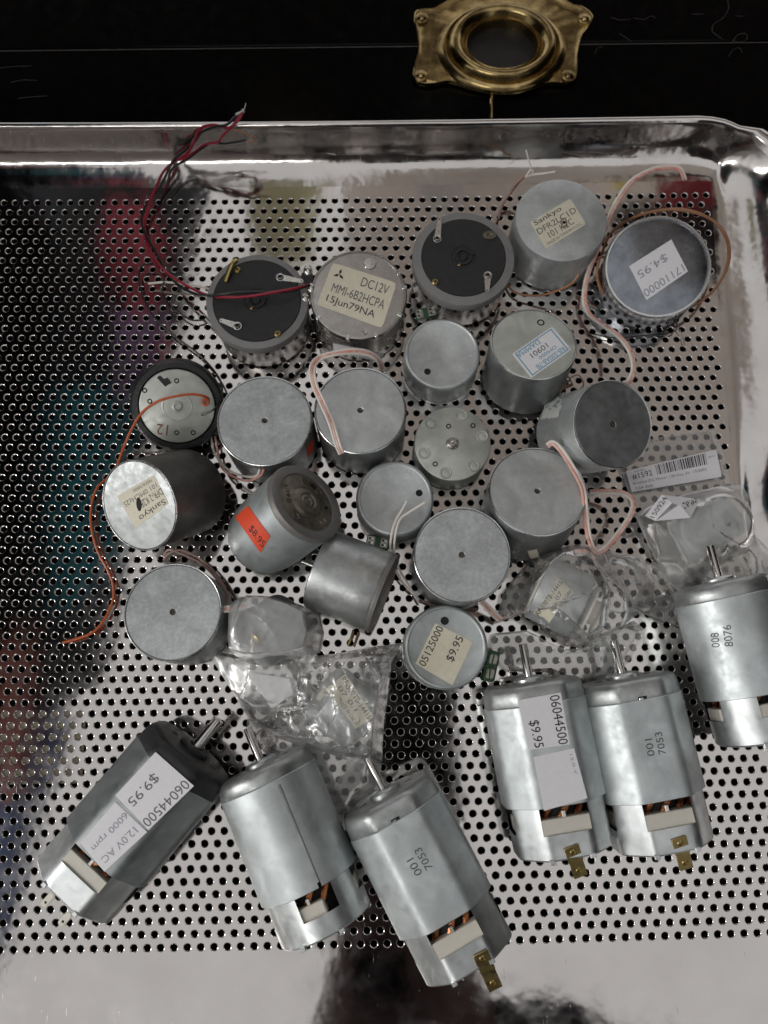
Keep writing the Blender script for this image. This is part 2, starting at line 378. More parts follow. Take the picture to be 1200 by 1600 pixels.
# ------------------------------------------------------------------ perforated tray
PA, PB = 0.5, 0.454                                # hole pitch across and down
WC = ((-0.0377, -0.1624), (-0.2483, -0.0027), (0.017, -0.3558), (-0.0168, 0.0911), (-0.0132, -0.0225), (0.0399, 0.1777), (-0.0461, 0.4225), (0.4656, -0.003))
def warp(x, y):
    """small stretch of the pressed sheet, lattice -> world"""
    sx, sy = (x - 16) / 16, (y + 16) / 16
    cx, cy = max(-1.3, min(1.3, sx)), max(-1.15, min(1.15, sy))
    t = (1, cx, cy, cx * cx, cx * cy, cy * cy, cy ** 3, cx * cy * cy)
    return x + sum(a * c[0] for a, c in zip(t, WC)) - 16.1685, y + sum(a * c[1] for a, c in zip(t, WC)) + 21.0558
tray = thing('perforated_tray', Matrix.Translation((0, 2, 0)), 'polished steel tray with a perforated bottom, holding all the motors', 'tray')
NR = 70
CL, CRr = -14, 63.5                                  # first column edge, last column edge (in pitches)
top_extra, bot_extra = 1, 9
verts = []; faces = []; key = {}
def vid(x, y, z=0.0):
    k = (round(x * 400), round(y * 400), round(z * 1000))
    if k not in key:
        wx, wy = warp(x, y); key[k] = len(verts); verts.append((wx, wy, z))
    return key[k]
def cell_ring(x0, x1, y0, y1, q):
    pts = []
    nx = round((x1 - x0) / q)
    xs = [x0 + (x1 - x0) * i / nx for i in range(nx + 1)]; ys = [y0 + (y1 - y0) * i / 4 for i in range(5)]
    pts += [(x, y0) for x in xs[:-1]] + [(x1, y) for y in ys[:-1]] + [(x, y1) for x in xs[:0:-1]] + [(x0, y) for y in ys[:0:-1]]
    return pts
RH = 0.120
XL = CL * PA; XR = CRr * PA
for r in range(1 - top_extra, NR + 1 + bot_extra):
    yc = -(r - 1) * PB; y0, y1 = yc - PB / 2, yc + PB / 2
    holes = 1 <= r <= NR
    off = 0.0 if r % 2 else 0.5
    c = CL + off
    if off:   # half cell that fills the row start
        pass
    xs = XL
    if off == 0.0:
        # cells centred on whole columns: from c-.5; start with a half cell
        segs = [(CL, CL + .5, False)]; cc = CL + 1
    else:
        segs = []; cc = CL + .5
    while cc + .5 <= CRr + 1e-6:
        segs.append((cc - .5, cc + .5, holes and CL + 1.5 < cc < CRr)); cc += 1
    if cc - .5 < CRr - 1e-6: segs.append((cc - .5, CRr, False))
    for a, b, hole in segs:
        ring = cell_ring(a * PA, b * PA, y0, y1, PA / 4)
        ids = [vid(*p) for p in ring]
        mx, my = (a + b) / 2 * PA, yc
        if hole and r == 1 and (a + b) / 2 > 62.6: pass
        if not hole:
            m_ = vid(mx + 1e-3, my); n = len(ids)
            faces += [(m_, ids[i], ids[(i + 1) % n]) for i in range(n)]
            continue
        n = 16; k0 = len(verts)
        wx, wy = warp(mx, my)
        jx = random.uniform(-.004, .004)
        RG = ((RH + .040, 0), (RH + .040, 0), (RH + .026, -.005), (RH + .010, -.020), (RH, -.048), (RH, -.10))
        for rr, zz in RG:
            for p in ring:
                t = math.atan2(p[1] - my, p[0] - mx)
                verts.append((wx + jx + rr * math.cos(t), wy + rr * math.sin(t), zz))
        for i in range(n):
            j = (i + 1) % n
            faces.append((ids[i], ids[j], k0 + j, k0 + i))
            for l in range(1, 5): faces.append((k0 + l * n + i, k0 + l * n + j, k0 + l * n + n + j, k0 + l * n + n + i))
YT = top_extra * PB + PB / 2; YB = -(NR - 1 + bot_extra) * PB - PB / 2
me = bpy.data.meshes.new('perforated_bottom')
me.from_pydata([(x, y - 2, z) for x, y, z in verts], [], faces); me.update(); me.materials.append(M_['tray'])
me.shade_smooth(); me.set_sharp_from_angle(angle=math.radians(40))
pbt = bpy.data.objects.new('perforated_bottom', me); link(pbt, tray)
# margin and raised wall running round the bottom sheet
loop = cell_ring(XL, XR, YB, YT, PA / 4)
def densify():
    out = []
    nx = round((XR - XL) / .25); ny = round((YT - YB) / .25)
    out += [(XL + (XR - XL) * i / nx, YB) for i in range(nx)] + [(XR, YB + (YT - YB) * i / ny) for i in range(ny)]
    out += [(XR - (XR - XL) * i / nx, YT) for i in range(nx)] + [(XL, YT - (YT - YB) * i / ny) for i in range(ny)]
    return out
loop = densify()
prof = [(0, 0, 0), (.2, .0, .15), (.4, .01, .3), (.6, .04, .45), (.8, .10, .6), (.98, .20, .75), (1.14, .36, .9), (1.28, .58, 1), (1.40, .86, 1), (1.49, 1.17, 1), (1.55, 1.45, 1), (1.60, 1.68, 1), (1.66, 1.82, 1), (1.74, 1.87, 1), (1.83, 1.86, 1), (1.89, 1.78, 1), (1.87, 1.66, 1), (1.80, 1.62, 1)]
rc = 1.3
vs = []; n = len(loop)
for d, z, t in prof:
    for x, y in loop:
        qx = min(max(x, XL + rc), XR - rc); qy = min(max(y, YB + rc), YT - rc)
        vx, vy = x - qx, y - qy; l = math.hypot(vx, vy)
        R1 = l * (1 - t) + rc * t + .35 * t * min(1, (l - rc) / (rc * .414))
        f = (R1 + d) / l
        X, Y = warp(x, y); QX, QY = warp(qx, qy)
        px_, py_ = QX + (X - QX) * f, QY + (Y - QY) * f
        if x > XR - 1e-6:      # the right wall swells outward and then pinches in at the handle
            g = math.exp(-((Y - 6.6) / 2.3) ** 2) * 0.9 - math.exp(-((Y - 13.0) / 5.0) ** 2) * 0.45
        wx_ = warp(XR, y)[0]
        if px_ > wx_:
            dl = px_ - wx_; px_ = wx_ + (dl * .75 if dl < .9 else .675 + (dl - .9) * 2.9)
        if x > XR - 1e-6: px_ -= g * min(1, d / 1.6) ** 2
        vs.append((px_, py_, z - (.002 if z == 0 else 0)))
fs = []
for k in range(len(prof) - 1):
    for i in range(n):
        j = (i + 1) % n; fs.append((k * n + i, k * n + j, k * n + n + j, k * n + n + i))
mb = MB(); mb.add(vs, fs); mb.build('raised_rim', M_['trayrim'], tray, smooth=60)

# ------------------------------------------------------------------ cylindrical motors standing or leaning on the tray
def can_motor(px, py, rpx, H, lab, n=(0, 0, 1), z=None, style='crimp', case='zincd', capm='zinc', name='small_motor', hole=(0, 0), hr=0.115, dome=False, group='small round motors in the tray'):
    n = V(n).normalized()
    z = H if z is None else z
    P = un(px, py, z); R = rpx * depth(P) / F
    base = P - n * H
    M = frame(base, n)
    t = thing(name, M, lab, 'electric motor', group)
    surf = plane_surf(P, n)
    if style == 'crimp':
        prof = [(0, 0), (R - .08, 0), (R - .02, .05), (R, .14), (R, H - .09), (R - .012, H - .03), (R - .035, H - .004), (R - .06, H - .004), (R - .066, H - .03)]
        MB(M).lathe(prof, 80).build('case', M_[case], t)
        MB(M).lathe([(R - .05, H - .02), (R - .052, H + .008), (R - .03, H + .016), (R - .010, H + .004), (R - .004, H - .03)], 80).build('crimped_rim', M_['rim'], t)
        ro = R - .068
        if hole is not None:
            MB(M).lathe([(hr, H - .16), (hr, H - .02), (hr + .02, H - .006), (hr + .05, H - .006), (ro * .5, H - .004), (ro - .03, H - .006), (ro, H - .03)], 64).build('end_cap', M_[capm], t)
            hb = MB(M).lathe([(0, H - .22), (.05, H - .22), (.055, H - .12), (hr * .75, H - .115), (hr * .95, H - .19)], 24).build('bearing', M_['brassy'], t)
    elif style == 'emboss':
        MB(M).lathe([(0, 0), (R - .1, 0), (R - .02, .06), (R, .15), (R, H - .2), (R - .02, H - .10), (R - .06, H - .035), (R - .11, H - .004), (R - .14, H - .004), (R - .17, H - .03), (R - .20, H - .045), (0, H - .045)], 80).build('case', M_[case], t)
        MB(M).lathe([(R - .12, .02), (R + .02, .04), (R + .02, .16), (R - .02, .18)], 64).build('base_rim', M_['rim'], t)
        for k in range(8):
            a = k * PI / 4 + .3
            MB(M @ Matrix.Rotation(a, 4, 'Z')).box(R - .03, R + .03, -.09, .09, .16, .34, b=.02).build('crimp_tab', M_[case], t)
    elif style == 'flat':
        MB(M).lathe([(0, 0), (R - .08, 0), (R, .1), (R, H - .07), (R - .02, H - .02), (R - .06, H), (0, H)], 80).build('case', M_[case], t)
    return t, M, R, surf, P, n
def pxring(M, R, H, x, y):
    return M @ V((x, y, H))
def hole_disc(t, M, surf, px, py, r, H, name='vent_hole'):  # hole drawn as a dark disc, the shade inside it is its colour
    p = M.inverted() @ surf(px, py, 0)
    L = M @ Matrix.Translation((p.x, p.y, H))
    MB(L).lathe([(0, -.002), (r * .7, -.001), (r, .006), (r + .012, .010), (r + .03, .0)], 20).build(name, M_['hole'], t)

def ribbon(name, pts, parent, cols=('wwhite', 'wpink', 'wwhite'), r=.052, sp=.092, flat=True, lab=None):
    P = catmull(pts, 6); m = len(P); up = V((0, 0, 1))
    lines = [[] for _ in cols]
    for k, p in enumerate(P):
        t = (P[min(k + 1, m - 1)] - P[max(k - 1, 0)]).normalized(); a = t.cross(up)
        if a.length < 1e-3: a = V((1, 0, 0))
        a.normalize(); a = (a + up * 0.35 * math.sin(k * .35)).normalized()
        for i in range(len(cols)): lines[i].append(p + a * sp * (i - (len(cols) - 1) / 2))
    root = None
    for i, cmat in enumerate(cols):
        o = MB().tube(lines[i], r, 7, 1).build(name, M_[cmat], parent); 
    return

# A: black ended motor under the red and black leads ------------------------------------------------
def plate_motor(cx, cy, rr, pcx, pcy, pr, lab, terms, screws, name='ring_motor'):
    H = 2.35; n = V((0, 0, 1)); P = un(cx, cy, H - .12); R = rr * depth(P) / F; base = V((P.x, P.y, 0)); M = frame(base, n)
    t = thing(name, M, lab, 'electric motor', 'small round motors in the tray'); surf = plane_surf((P.x, P.y, H), n)
    MB(M).lathe([(0, 0), (R - .25, 0), (R - .13, .1), (R - .10, .2), (R - .10, H - .6)], 72).build('case', M_['steelw'], t)
    for k in range(18):
        a = 2 * PI * k / 18
        MB(M @ Matrix.Rotation(a, 4, 'Z')).box(R - .11, R - .085, -.09, .09, H - .98, H - .72, b=.02).build('vent_slot', M_['hole'], t)
    r2 = pr * depth(un(pcx, pcy, H)) / F
    MB(M).lathe([(R - .14, H - .62), (R, H - .56), (R, H - .16), (R - .03, H - .10), (r2 + .01, H - .03), (r2 + .01, H - .12)], 80).build('grey_collar', M_['greyring'], t)
    MB(M).lathe([(0, H + .03), (.13, H + .03), (.15, H + .01), (.17, H - .03), (.27, H - .03), (.29, H + .06), (.36, H + .06), (.38, H - .02), (.5, H - .025), (.52, H), (r2 - .03, H - .01), (r2, H - .05)], 72).build('end_plate', M_['black'], t)
    for a in (.3, 2.4, 4.2):
        MB(M @ Matrix.Rotation(a, 4, 'Z')).box(.36, .47, -.05, .05, H - .02, H + .03, b=.01).build('locating_lug', M_['tab'] if a == 4.2 else M_['black'], t)
    for (ax, ay), (bx, by) in terms:
        a = surf(ax, ay); b = surf(bx, by); d = (b - a); L = d.length; d.normalize(); y = n.cross(d)
        X = Matrix((d, y, n)).transposed().to_4x4(); X.translation = a
        pts = [(.18 * math.cos(q), .18 * math.sin(q)) for q in [PI * .27 + (2 * PI - PI * .54) * i / 12 for i in range(13)]]
        pts += [(L, -.085), (L + .05, -.04), (L + .05, .04), (L, .085)]
        tm = MB(X).prism(pts, .01, .05).build('solder_terminal', M_['tin'], t)
        MB(X).lathe([(.065, .05), (.08, .12), (.12, .13), (.13, .09), (.15, .05)], 20).build('rivet', M_['rim'], tm)
        MB(X).lathe([(0, .052), (.07, .053)], 12).build('eyelet', M_['hole'], tm)
        MB(X).add([(L - .02 + .03 * math.cos(q), .03 * math.sin(q), .053) for q in [i * PI / 5 for i in range(10)]], [tuple(range(10))]).build('eyelet', M_['hole'], tm)
    for sx_, sy_ in screws:
        a = surf(sx_, sy_); X = frame(a, n, (math.cos(sx_), math.sin(sx_), 0))
        s = MB(X).lathe([(.14, 0), (.14, .04), (.10, .08), (0, .085)], 20).build('screw', M_['tab'], t)
        MB(X).box(-.085, .085, -.02, .02, .08, .092).box(-.02, .02, -.085, .085, .08, .093).build('screw_slot', M_['hole'], s)
    return t, M, R, surf
tA, MA, RA, sA = plate_motor(402, 471, 80, 401, 468, 69, 'grey collared motor with a black end plate, half crossed by the red and black leads',
    [((438, 434), (472, 440)), ((371, 510), (345, 501))], [(371, 422), (434, 522)])
MB().tube(W((352, 440, 2.4), (362, 414, 2.6), (369, 407, 2.45)), .11, 8).build('solder_blob', M_['tab'], tA)
MB().tube(W((232, 443, .3), (262, 441, .5), (300, 446, .5), (330, 452, .8)), .05, 6).build('wire', M_['wwhite'], tA)
tC, MC, RC, sC = plate_motor(724, 404, 80, 723, 401, 66, 'grey collared motor with black end plate and long upright lug beside the tall can',
    [((683, 374), (687, 343)), ((762, 431), (761, 455))], [(680, 441)])
X = frame(sC(765, 368, .0), (0, 0, 1)); MB(X).lathe([(.3, 0), (.28, .05), (.12, .06), (.08, .03), (0, .03)], 20, sx=1.0, sy=.7).build('burnt_spot', M_['brassy'], tC)

# B: 12 volt motor with the dated label ------------------------------------------------------------
t, M, R, s, P, n = can_motor(560, 461, 75, 2.25, 'steel 12 volt motor with a dated cream label, soldered to red and black leads', style='flat', case='steelw', name='labelled_motor')
H = 2.25
MB(M).lathe([(0, H - .001), (R - .12, H + .002), (R - .1, H + .06), (R - .02, H + .05), (R + .03, H - .03), (R + .03, H - .22), (R, H - .24)], 72).lathe([(0, H + .03), (R - .11, H + .03)], 72).build('end_cap', M_['steelw'], t)
for a in (-2.6, -1.8, -1.2, -.5, .15, .5):
    MB(M @ Matrix.Rotation(a, 4, 'Z')).box(R - .16, R + .05, -.07, .07, H - .2, H + .075, b=.02).build('crimp_tab', M_['rim'], t)
label(t, s, [(520, 410), (620, 442), (597, 513), (495, 476)], 'cream', [('DC12V', .50, .92, .10, .30, 'inkm'), ('MMI-6B2HCPA', .12, .93, .42, .62, 'inkm'), ('15Jun79NA', .10, .84, .70, .90, 'ink')], e=.045)
q = [(520, 410), (620, 442), (597, 513), (495, 476)]
mb = MB()
for k in range(3):
    a = PI / 2 + k * 2 * PI / 3
    mb.add([s(*bil(q, .155 + x, .21 + y), .052) for x, y in ((0, 0), (.045 * math.cos(a - .45), -.07 * math.sin(a - .45)), (.09 * math.cos(a), -.13 * math.sin(a)), (.045 * math.cos(a + .45), -.07 * math.sin(a + .45)))], [(0, 1, 2, 3)])
mb.build('three_point_mark', M_['ink'], t, smooth=0)
X = frame(s(578, 413), (0, 0, 1)); MB(X).lathe([(.27, .03), (.25, .09), (0, .10)], 20).build('rivet', M_['tin'], t)
X = frame(s(570, 519), (0, 0, 1)); MB(X).lathe([(.13, .03), (.12, .06), (0, .05)], 20).build('rivet', M_['steelw'], t)
X = Matrix.Translation(un(479, 447, 2.15)); MB(X).box(-.22, .26, -.62, .62, -.1, .04, b=.05).build('terminal_board', M_['black'], t)
for q_ in ((481, 423), (477, 466), (486, 450)):
    X = Matrix.Translation(un(*q_, 2.2)); MB(X).lathe([(.2, -.05), (.18, .05), (.1, .13), (0, .15)], 14, sx=1, sy=1.2).build('solder_joint', M_['tin'], t)
label(t, cyl_surf(P - n * H, n, R), [(520, 536), (600, 553), (596, 566), (522, 550)], 'paper', e=.02, n=8)
# twisted leads
path = [(484, 445, 2.35), (455, 453, 2.75), (410, 458, 2.85), (365, 461, 2.8), (325, 462, 2.2), (292, 450, 1.2), (262, 428, .6), (243, 400, .4), (229, 372, .35), (224, 345, .35), (232, 318, .4), (247, 292, .45), (259, 268, .5), (273, 250, .7), (290, 238, .9), (303, 222, 1.4), (314, 204, 2.0), (336, 197, 2.4), (356, 197, 2.5), (372, 183, 2.6), (379, 175, 2.6)]
def twist(path, phase, amp, k0):
    P = catmull(W(*path), 4); out = []
    for i, p in enumerate(P):
        tt = (P[min(i + 1, len(P) - 1)] - P[max(i - 1, 0)]).normalized(); a = tt.cross(V((0, 0, 1))).normalized()
        am = amp * min(1, i / 8.0); w_ = i * k0 + phase
        out.append(p + a * am * math.cos(w_) + V((0, 0, 1)) * am * math.sin(w_))
    return out
MB().tube(twist(path, 0, .09, .33), .060, 8, 2).build('red_lead', M_['wred'], t)
MB().tube(twist(path, PI, .09, .33), .060, 8, 2).build('black_lead', M_['wblack'], t)
path2 = [(262, 292, .4), (268, 268, .7), (285, 251, .9), (303, 239, 1.2), (318, 233, 1.5), (330, 226, 1.8), (345, 222, 1.9), (362, 221, 2.0), (385, 221, 2.0)]
MB().tube(twist(path2, 1.5, .08, .4), .056, 8, 2).build('black_lead', M_['wblack'], t)
MB().tube(W((285, 250, .9), (306, 236, 1.3), (320, 226, 1.7), (340, 222, 2.0), (347, 213, 2.2), (362, 198, 2.4), (373, 182, 2.6)), .05, 7).build('red_lead', M_['wred'], t)
MB().tube(W((385, 221, 2.0), (391, 221.5, 2.0), (397, 222.5, 2.0)), .025, 6).build('bare_end', M_['copper'], t)
MB().tube(W((340, 195, 2.3), (368, 203, 2.3), (390, 211, 2.2), (400, 216, 2.1), (398, 221, 2.0)), .03, 6).build('bare_end', M_['wbrown'], t)
MB().tube(W((369, 180, 2.6), (377, 176, 2.65), (381, 172, 2.7)), .085, 7).build('tinned_end', M_['tin'], t)
MB().tube(W((380, 174, 2.7), (383, 167, 2.75), (384, 161, 2.8)), .04, 6, r2=.015).build('tinned_end', M_['tin'], t)

# D: tall can with the cream name label ------------------------------------------------------------
t, M, R, s, P, n = can_motor(877, 343, 72, 2.5, 'tall grey can motor with a cream printed label scorched at its centre', n=(0.0, .02, 1), style='flat', case='zinc', name='labelled_motor')
label(t, s, [(828, 347), (891, 310), (916, 350), (853, 389)], 'cream', [('Sankyo', .06, .72, .03, .24, 'ink'), ('DFR2LC1D', .03, .97, .30, .50, 'inkm'), ('101 K2C', .20, .80, .56, .78, 'inkm'), ('MADE IN TAIWAN R.O.C.', .08, .93, .84, .94, 'inkg')], rnd=.1)
X = frame(s(881, 348), n); MB(X).lathe([(.19, .012), (.15, .03), (.1, .0), (0, -.01)], 14, sx=.8, sy=1.25).build('scorched_hole', M_['brassy'], t); MB(X).lathe([(.08, .032), (0, .034)], 10).build('hole', M_['hole'], t)
MB().tube(W((905, 428, 1.8), (893, 443, 1.4), (868, 455, .9), (838, 462, .5), (805, 457, .3), (790, 440, .2)), .05, 7).build('wire', M_['wbrown'], t)
MB().tube(W((779, 338, .3), (787, 316, .5), (800, 298, .8), (812, 283, 1.2), (822, 274, 1.5)), .065, 7).build('wire', M_['wbrown'], t)
MB().tube(W((779, 342, .3), (784, 320, .5), (796, 302, .8), (806, 287, 1.2), (818, 276, 1.4)), .05, 7).build('wire', M_['wmauve'], t)
MB().tube(W((820, 277, 1.5), (832, 273, 1.6), (850, 271, 1.8), (868, 268, 2.0)), .05, 7).build('white_lead', M_['wwhite'], t)
MB().tube(W((821, 276, 1.5), (829, 262, 1.7), (826, 250, 1.9), (822, 234, 2.1)), .032, 7).build('white_lead', M_['wwhite'], t)
MB().tube(W((829, 274, 1.6), (833, 268, 1.8), (829, 266, 1.8), (822, 276, 1.6)), .03, 7).build('white_lead', M_['wwhite'], t)

# E: chrome can with the price sticker and a brown loop -------------------------------------------
t, M, R, s, P, n = can_motor(1027, 417, 80, 1.9, 'shiny scratched motor with a white price sticker inside a brown wire loop', n=(-.12, -.16, 1), z=2.1, style='flat', case='chrome', name='shiny_motor')
H = 1.9
MB(M).lathe([(R - .10, H + .0), (R - .09, H + .05), (R - .02, H + .04), (R + .04, H - .03), (R + .05, H - .3), (R + .0, H - .34)], 72).build('rolled_rim', M_['rim'], t)
label(t, s, [(1075, 424), (1010, 469), (983, 416), (1049, 374)], 'paper', [('17110000', .04, .98, .06, .27, 'inkf'), ('$4.95', .24, .92, .56, .80, 'inkf')], rnd=.01)
for da, dr in ((.0, 0), (.0, .085)):
    MB().tube(W((952, 408, 1.0), (938, 402, 1.3), (933, 430 + dr * 30, 1.0), (945, 462, .6), (975, 488, .4), (1010, 497, .5), (1050, 490, .8), (1090, 474, 1.1), (1122, 445, 1.2), (1138 + dr * 20, 405, 1.2), (1133 + dr * 15, 368, 1.2), (1110, 342, 1.3), (1070, 329 - dr * 20, 1.5), (1028, 329, 1.5), (990, 340, 1.3), (962, 357, 1.1), (948, 376, .9), (940, 398, .8)), .062, 7).build('wire', M_['wbrown'], t)
MB().tube(W((1056, 500, .3), (1064, 520, .15), (1070, 540, .1)), .02, 5).build('wire', M_['tin'], t)
MB().tube(W((920, 520, .1), (960, 528, .2), (1010, 524, .1), (1048, 520, .2), (1058, 510, .3), (1050, 495, .4)), .03, 6).build('wire', M_['wblack'], t)

# F, O, T: small embossed cans; G: sticker can ------------------------------------------------------
def arc_print(t, M, s, R, H, string, a0, a1, rad, mat, size=.12, name='embossed_letters'):
    k = len(string); mb = MB()
    for i, ch in enumerate(string):
        if ch == ' ': continue
        a = a0 + (a1 - a0) * i / max(1, k - 1); vs, fs = text_geo(ch)
        L = M @ Matrix.Rotation(a, 4, 'Z') @ Matrix.Translation((rad, 0, H)) @ Matrix.Rotation(-PI / 2, 4, 'Z')
        mb.add([((x - .5) * size * .75, (.5 - y) * size, .004) for x, y in vs], fs, L)
    mb.build(name, M_[mat], t, smooth=0)
def strip(t, px, py, z, ang, mat='tag', sc_=1.0, name='terminal_board', green=True):
    X = Matrix.Translation(un(px, py, z)) @ Matrix.Rotation(math.radians(ang), 4, 'Z') @ Matrix.Scale(sc_, 4)
    o = MB(X).box(-.46, .46, -.24, .24, -.05, .03, b=.04).build(name, M_['pcb' if green else mat], t)
    for sx_ in (-1, 1):
        MB(X).box(sx_ * .27 - .16, sx_ * .27 + .16, -.20, .20, .03, .07, b=.03).build('contact', M_[mat], o)
        for dy in (-.09, .09):
            MB(X).box(sx_ * .27 - .10, sx_ * .27 + .08, dy - .035, dy + .03, .068, .078).build('slot', M_['hole'], o)
            MB(X @ Matrix.Translation((sx_ * .27 + .05, dy, .07))).lathe([(.07, 0), (.05, .06), (0, .07)], 10).build('solder_joint', M_['tin'], o)
    return o
t, M, R, s, P, n = can_motor(691, 552, 60, 1.85, 'small embossed grey can with an off centre hole, beneath the black ended motor', style='emboss', case='zinc')
hole_disc(t, M, s, 668, 580, .11, 1.81); arc_print(t, M, s, R, 1.81, 'MABUCHI', -1.2, -.1, R - .38, 'pearl', .15)
strip(t, 665, 489, .9, 12)
t, M, R, s, P, n = can_motor(617, 778, 61, 1.85, 'small embossed grey can carrying two white wire ends, by the egg shaped motor', style='emboss', case='zinc')
hole_disc(t, M, s, 655, 770, .11, 1.81); arc_print(t, M, s, R, 1.81, 'MABUCHI MOTOR', 2.9, 1.0, R - .36, 'pearl', .15)
strip(t, 590, 847, .9, -12)
tO = t
t, M, R, s, P, n = can_motor(697, 1011, 66, 1.9, 'small can with a cream $9.95 price label, lowest of the round motors', style='emboss', case='paleblue')
hole_disc(t, M, s, 695, 970, .13, 1.865)
label(t, plane_surf(P, n, -.045), [(649, 1037), (680, 973.5), (739, 1003), (707, 1071)], 'cream', [('05125000', .04, .98, .06, .24, 'ink'), ('$9.95', .42, .98, .58, .80, 'ink')], rnd=.01)
X = Matrix.Translation(un(768, 1041, .55)) @ Matrix.Rotation(math.radians(75), 4, 'Z')
o = MB(X).box(-.62, .62, -.24, .24, -.12, .03, b=.1).build('terminal_board', M_['pcb'], t)
for d_ in (-.3, .28):
    MB(X @ Matrix.Translation((d_, 0, .05))).box(-.2, .2, -.17, .17, 0, .10, b=.06).build('contact', M_['tag'], o)
MB(X).tube([X @ V((-.5, .0, .12)), X @ V((-.1, .04, .2)), X @ V((.5, 0, .14))], .03, 6).build('wire', M_['pcb'], o)
t, M, R, s, P, n = can_motor(834, 537, 68, 2.6, 'grey can with a pale blue printed sticker and a brown terminal strip', n=(.02, .24, 1), z=2.6, style='crimp', hole=None, case='zincd', capm='green', name='labelled_motor')
MB(M).lathe([(R - .066, 2.57), (R - .09, 2.6), (R - .5, 2.605), (0, 2.605)], 72).build('end_cap', M_['green'], t)
hole_disc(t, M, s, 845, 504, .13, 2.605)
gq = [(893, 546), (830, 591), (800, 553), (863, 510)]
label(t, s, gq, 'paper', [('RB-S00AB-7B', .10, .78, .10, .26, 'inkb'), ('OMI000', .20, .62, .32, .44, 'inkb'), ('10901', .32, .72, .50, .68, 'inkm'), ('DAMMA', .40, .95, .76, .92, 'inkb')], rnd=.04)
mb = MB()
for a, b, c_, d in ((.05, .07, .05, .95), (.93, .95, .05, .95), (.05, .95, .05, .08), (.05, .95, .93, .96)):
    mb.add([s(*bil(gq, u, v), .017) for u, v in ((a, c_), (b, c_), (b, d), (a, d))], [(0, 1, 2, 3)])
mb.build('printed_border', M_['inkb'], t, smooth=0)
strip(t, 877, 601, 1.5, 22, 'tagb', 1.0, green=False)
MB().tube(W((885, 594, 1.4), (903, 586, 1.2), (912, 600, .9), (905, 610, .7)), .035, 6).build('wire', M_['wmauve'], t)

# plain cans with a centre hole: J, K, P, Q, R, and leaning H ---------------------------------------
GP = 'small round motors in the tray'
tJ, MJ, RJ, sJ, PJ, nJ = can_motor(413.5, 657, 75, 2.65, 'mottled plain can with a centre hole, right of the black rimmed motor', n=(.0, .05, 1), capm='zincw')
label(tJ, cyl_surf(PJ - nJ * 2.65, nJ, RJ), [(479, 700), (489, 685), (491, 702), (482, 715)], 'red', e=.015, n=4)
for dx in (-3, 3):
    MB().tube(W((409 + dx, 733, 2.5), (404 + dx, 743, 2.3), (388, 748 + dx, 2.0), (365, 742 + dx, 1.4), (346, 727 + dx, .9), (337 + dx, 705, .6), (333 + dx, 682, .5)), .05, 7).build('wire', M_['wwhite' if dx < 0 else 'wpink'], tJ)
tK, MK, RK, sK, PK, nK = can_motor(563, 641, 72.5, 2.65, 'plain can with a white and red ribbon lead looping over its top', n=(.0, .05, 1))
ribbon('ribbon_lead', W((534, 709, 2.68), (528, 695, 2.8), (517, 660, 2.9), (503, 628, 3.0), (491, 600, 2.9), (488, 575, 2.8), (499, 560, 2.6), (525, 552, 2.5), (555, 549, 2.3), (578, 553, 2.0), (592, 564, 1.6), (597, 578, 1.0)), tK)
tP, MP, RP, sP, PP, nP = can_motor(722, 867, 76.5, 2.75, 'plain can with a centre hole, above the small can with the cream price label', n=(0, .02, 1), capm='zincw')
ribbon('ribbon_lead', W((750, 938, 2.3), (760, 948, 1.9), (770, 958, 1.4), (782, 969, .9)), tP)
MB().tube(W((745, 952, .5), (720, 950, .3), (690, 950, .3), (650, 935, .3)), .06, 7).build('wire', M_['wmauve'], tP)
for k, dx in enumerate((-3, 3)):
    MB().tube(W((655, 940 + dx, .5), (636 + dx, 915, .7), (621 + dx, 890, 1.2), (613 + dx, 862, 1.8), (615 + dx, 835, 2.2), (622 + dx, 812, 2.3), ((628, 797), (640, 800))[k] + (2.4,), ((636, 782), (664, 785))[k] + (2.6,)), .05, 7).build('wire', M_['wwhite'], tP)
tQ, MQ, RQ, sQ, PQ, nQ = can_motor(840, 767, 77, 2.75, 'plain can leaning back with a ribbon lead looping off its right side', n=(0, .22, 1), z=2.85)
label(tQ, cyl_surf(PQ - nQ * 2.75, nQ, RQ), [(824, 861), (839, 858), (843, 871), (829, 873)], 'cream', e=.012, n=4, jag=.08)
ribbon('ribbon_lead', W((855, 697, 2.9), (864, 692, 3.0), (878, 705, 3.1), (897, 735, 3.1), (911, 765, 3.0), (915, 800, 2.9), (920, 838, 2.6), (930, 861, 2.3), (945, 857, 2.2), (965, 835, 2.0), (985, 805, 1.9), (989, 784, 1.8), (975, 771, 1.6), (948, 768, 1.3), (922, 769, 1.0)), tQ, ('wwhite', 'wpink'), .062, .115)
tR, MR, RR, sR, PR, nR = can_motor(270, 956, 77, 2.6, 'mottled plain can with a centre hole, leftmost of the plain cans', n=(-.02, .05, 1), capm='zincw')
ribbon('ribbon_lead', W((343, 953, 2.2), (352, 952, 2.3), (365, 950, 2.3), (385, 946, 2.1)), tR)
for dx in (-3, 3):
    MB().tube(W((256, 872 + dx, .6), (264, 862 + dx, .9), (285, 863 - dx, .9), (315, 878 - dx, .8), (340, 903 - dx, .8), (356, 930, 1.0), (352, 948, 1.8)), .05, 7).build('wire', M_['wmauve'], tR)
tH, MH, RH_, sH, PH, nH = can_motor(958, 663, 70, 3.1, 'long grey can lying tilted, its end facing right, below the white ribbon', n=(.26, -.16, .94), z=3.45, capm='zincd', case='zinc')
label(tH, cyl_surf(PH - nH * 2.65, nH, RH_), [(852, 628), (882, 612), (872, 652), (846, 655)], 'pearl', e=.005, n=5, jag=.15)
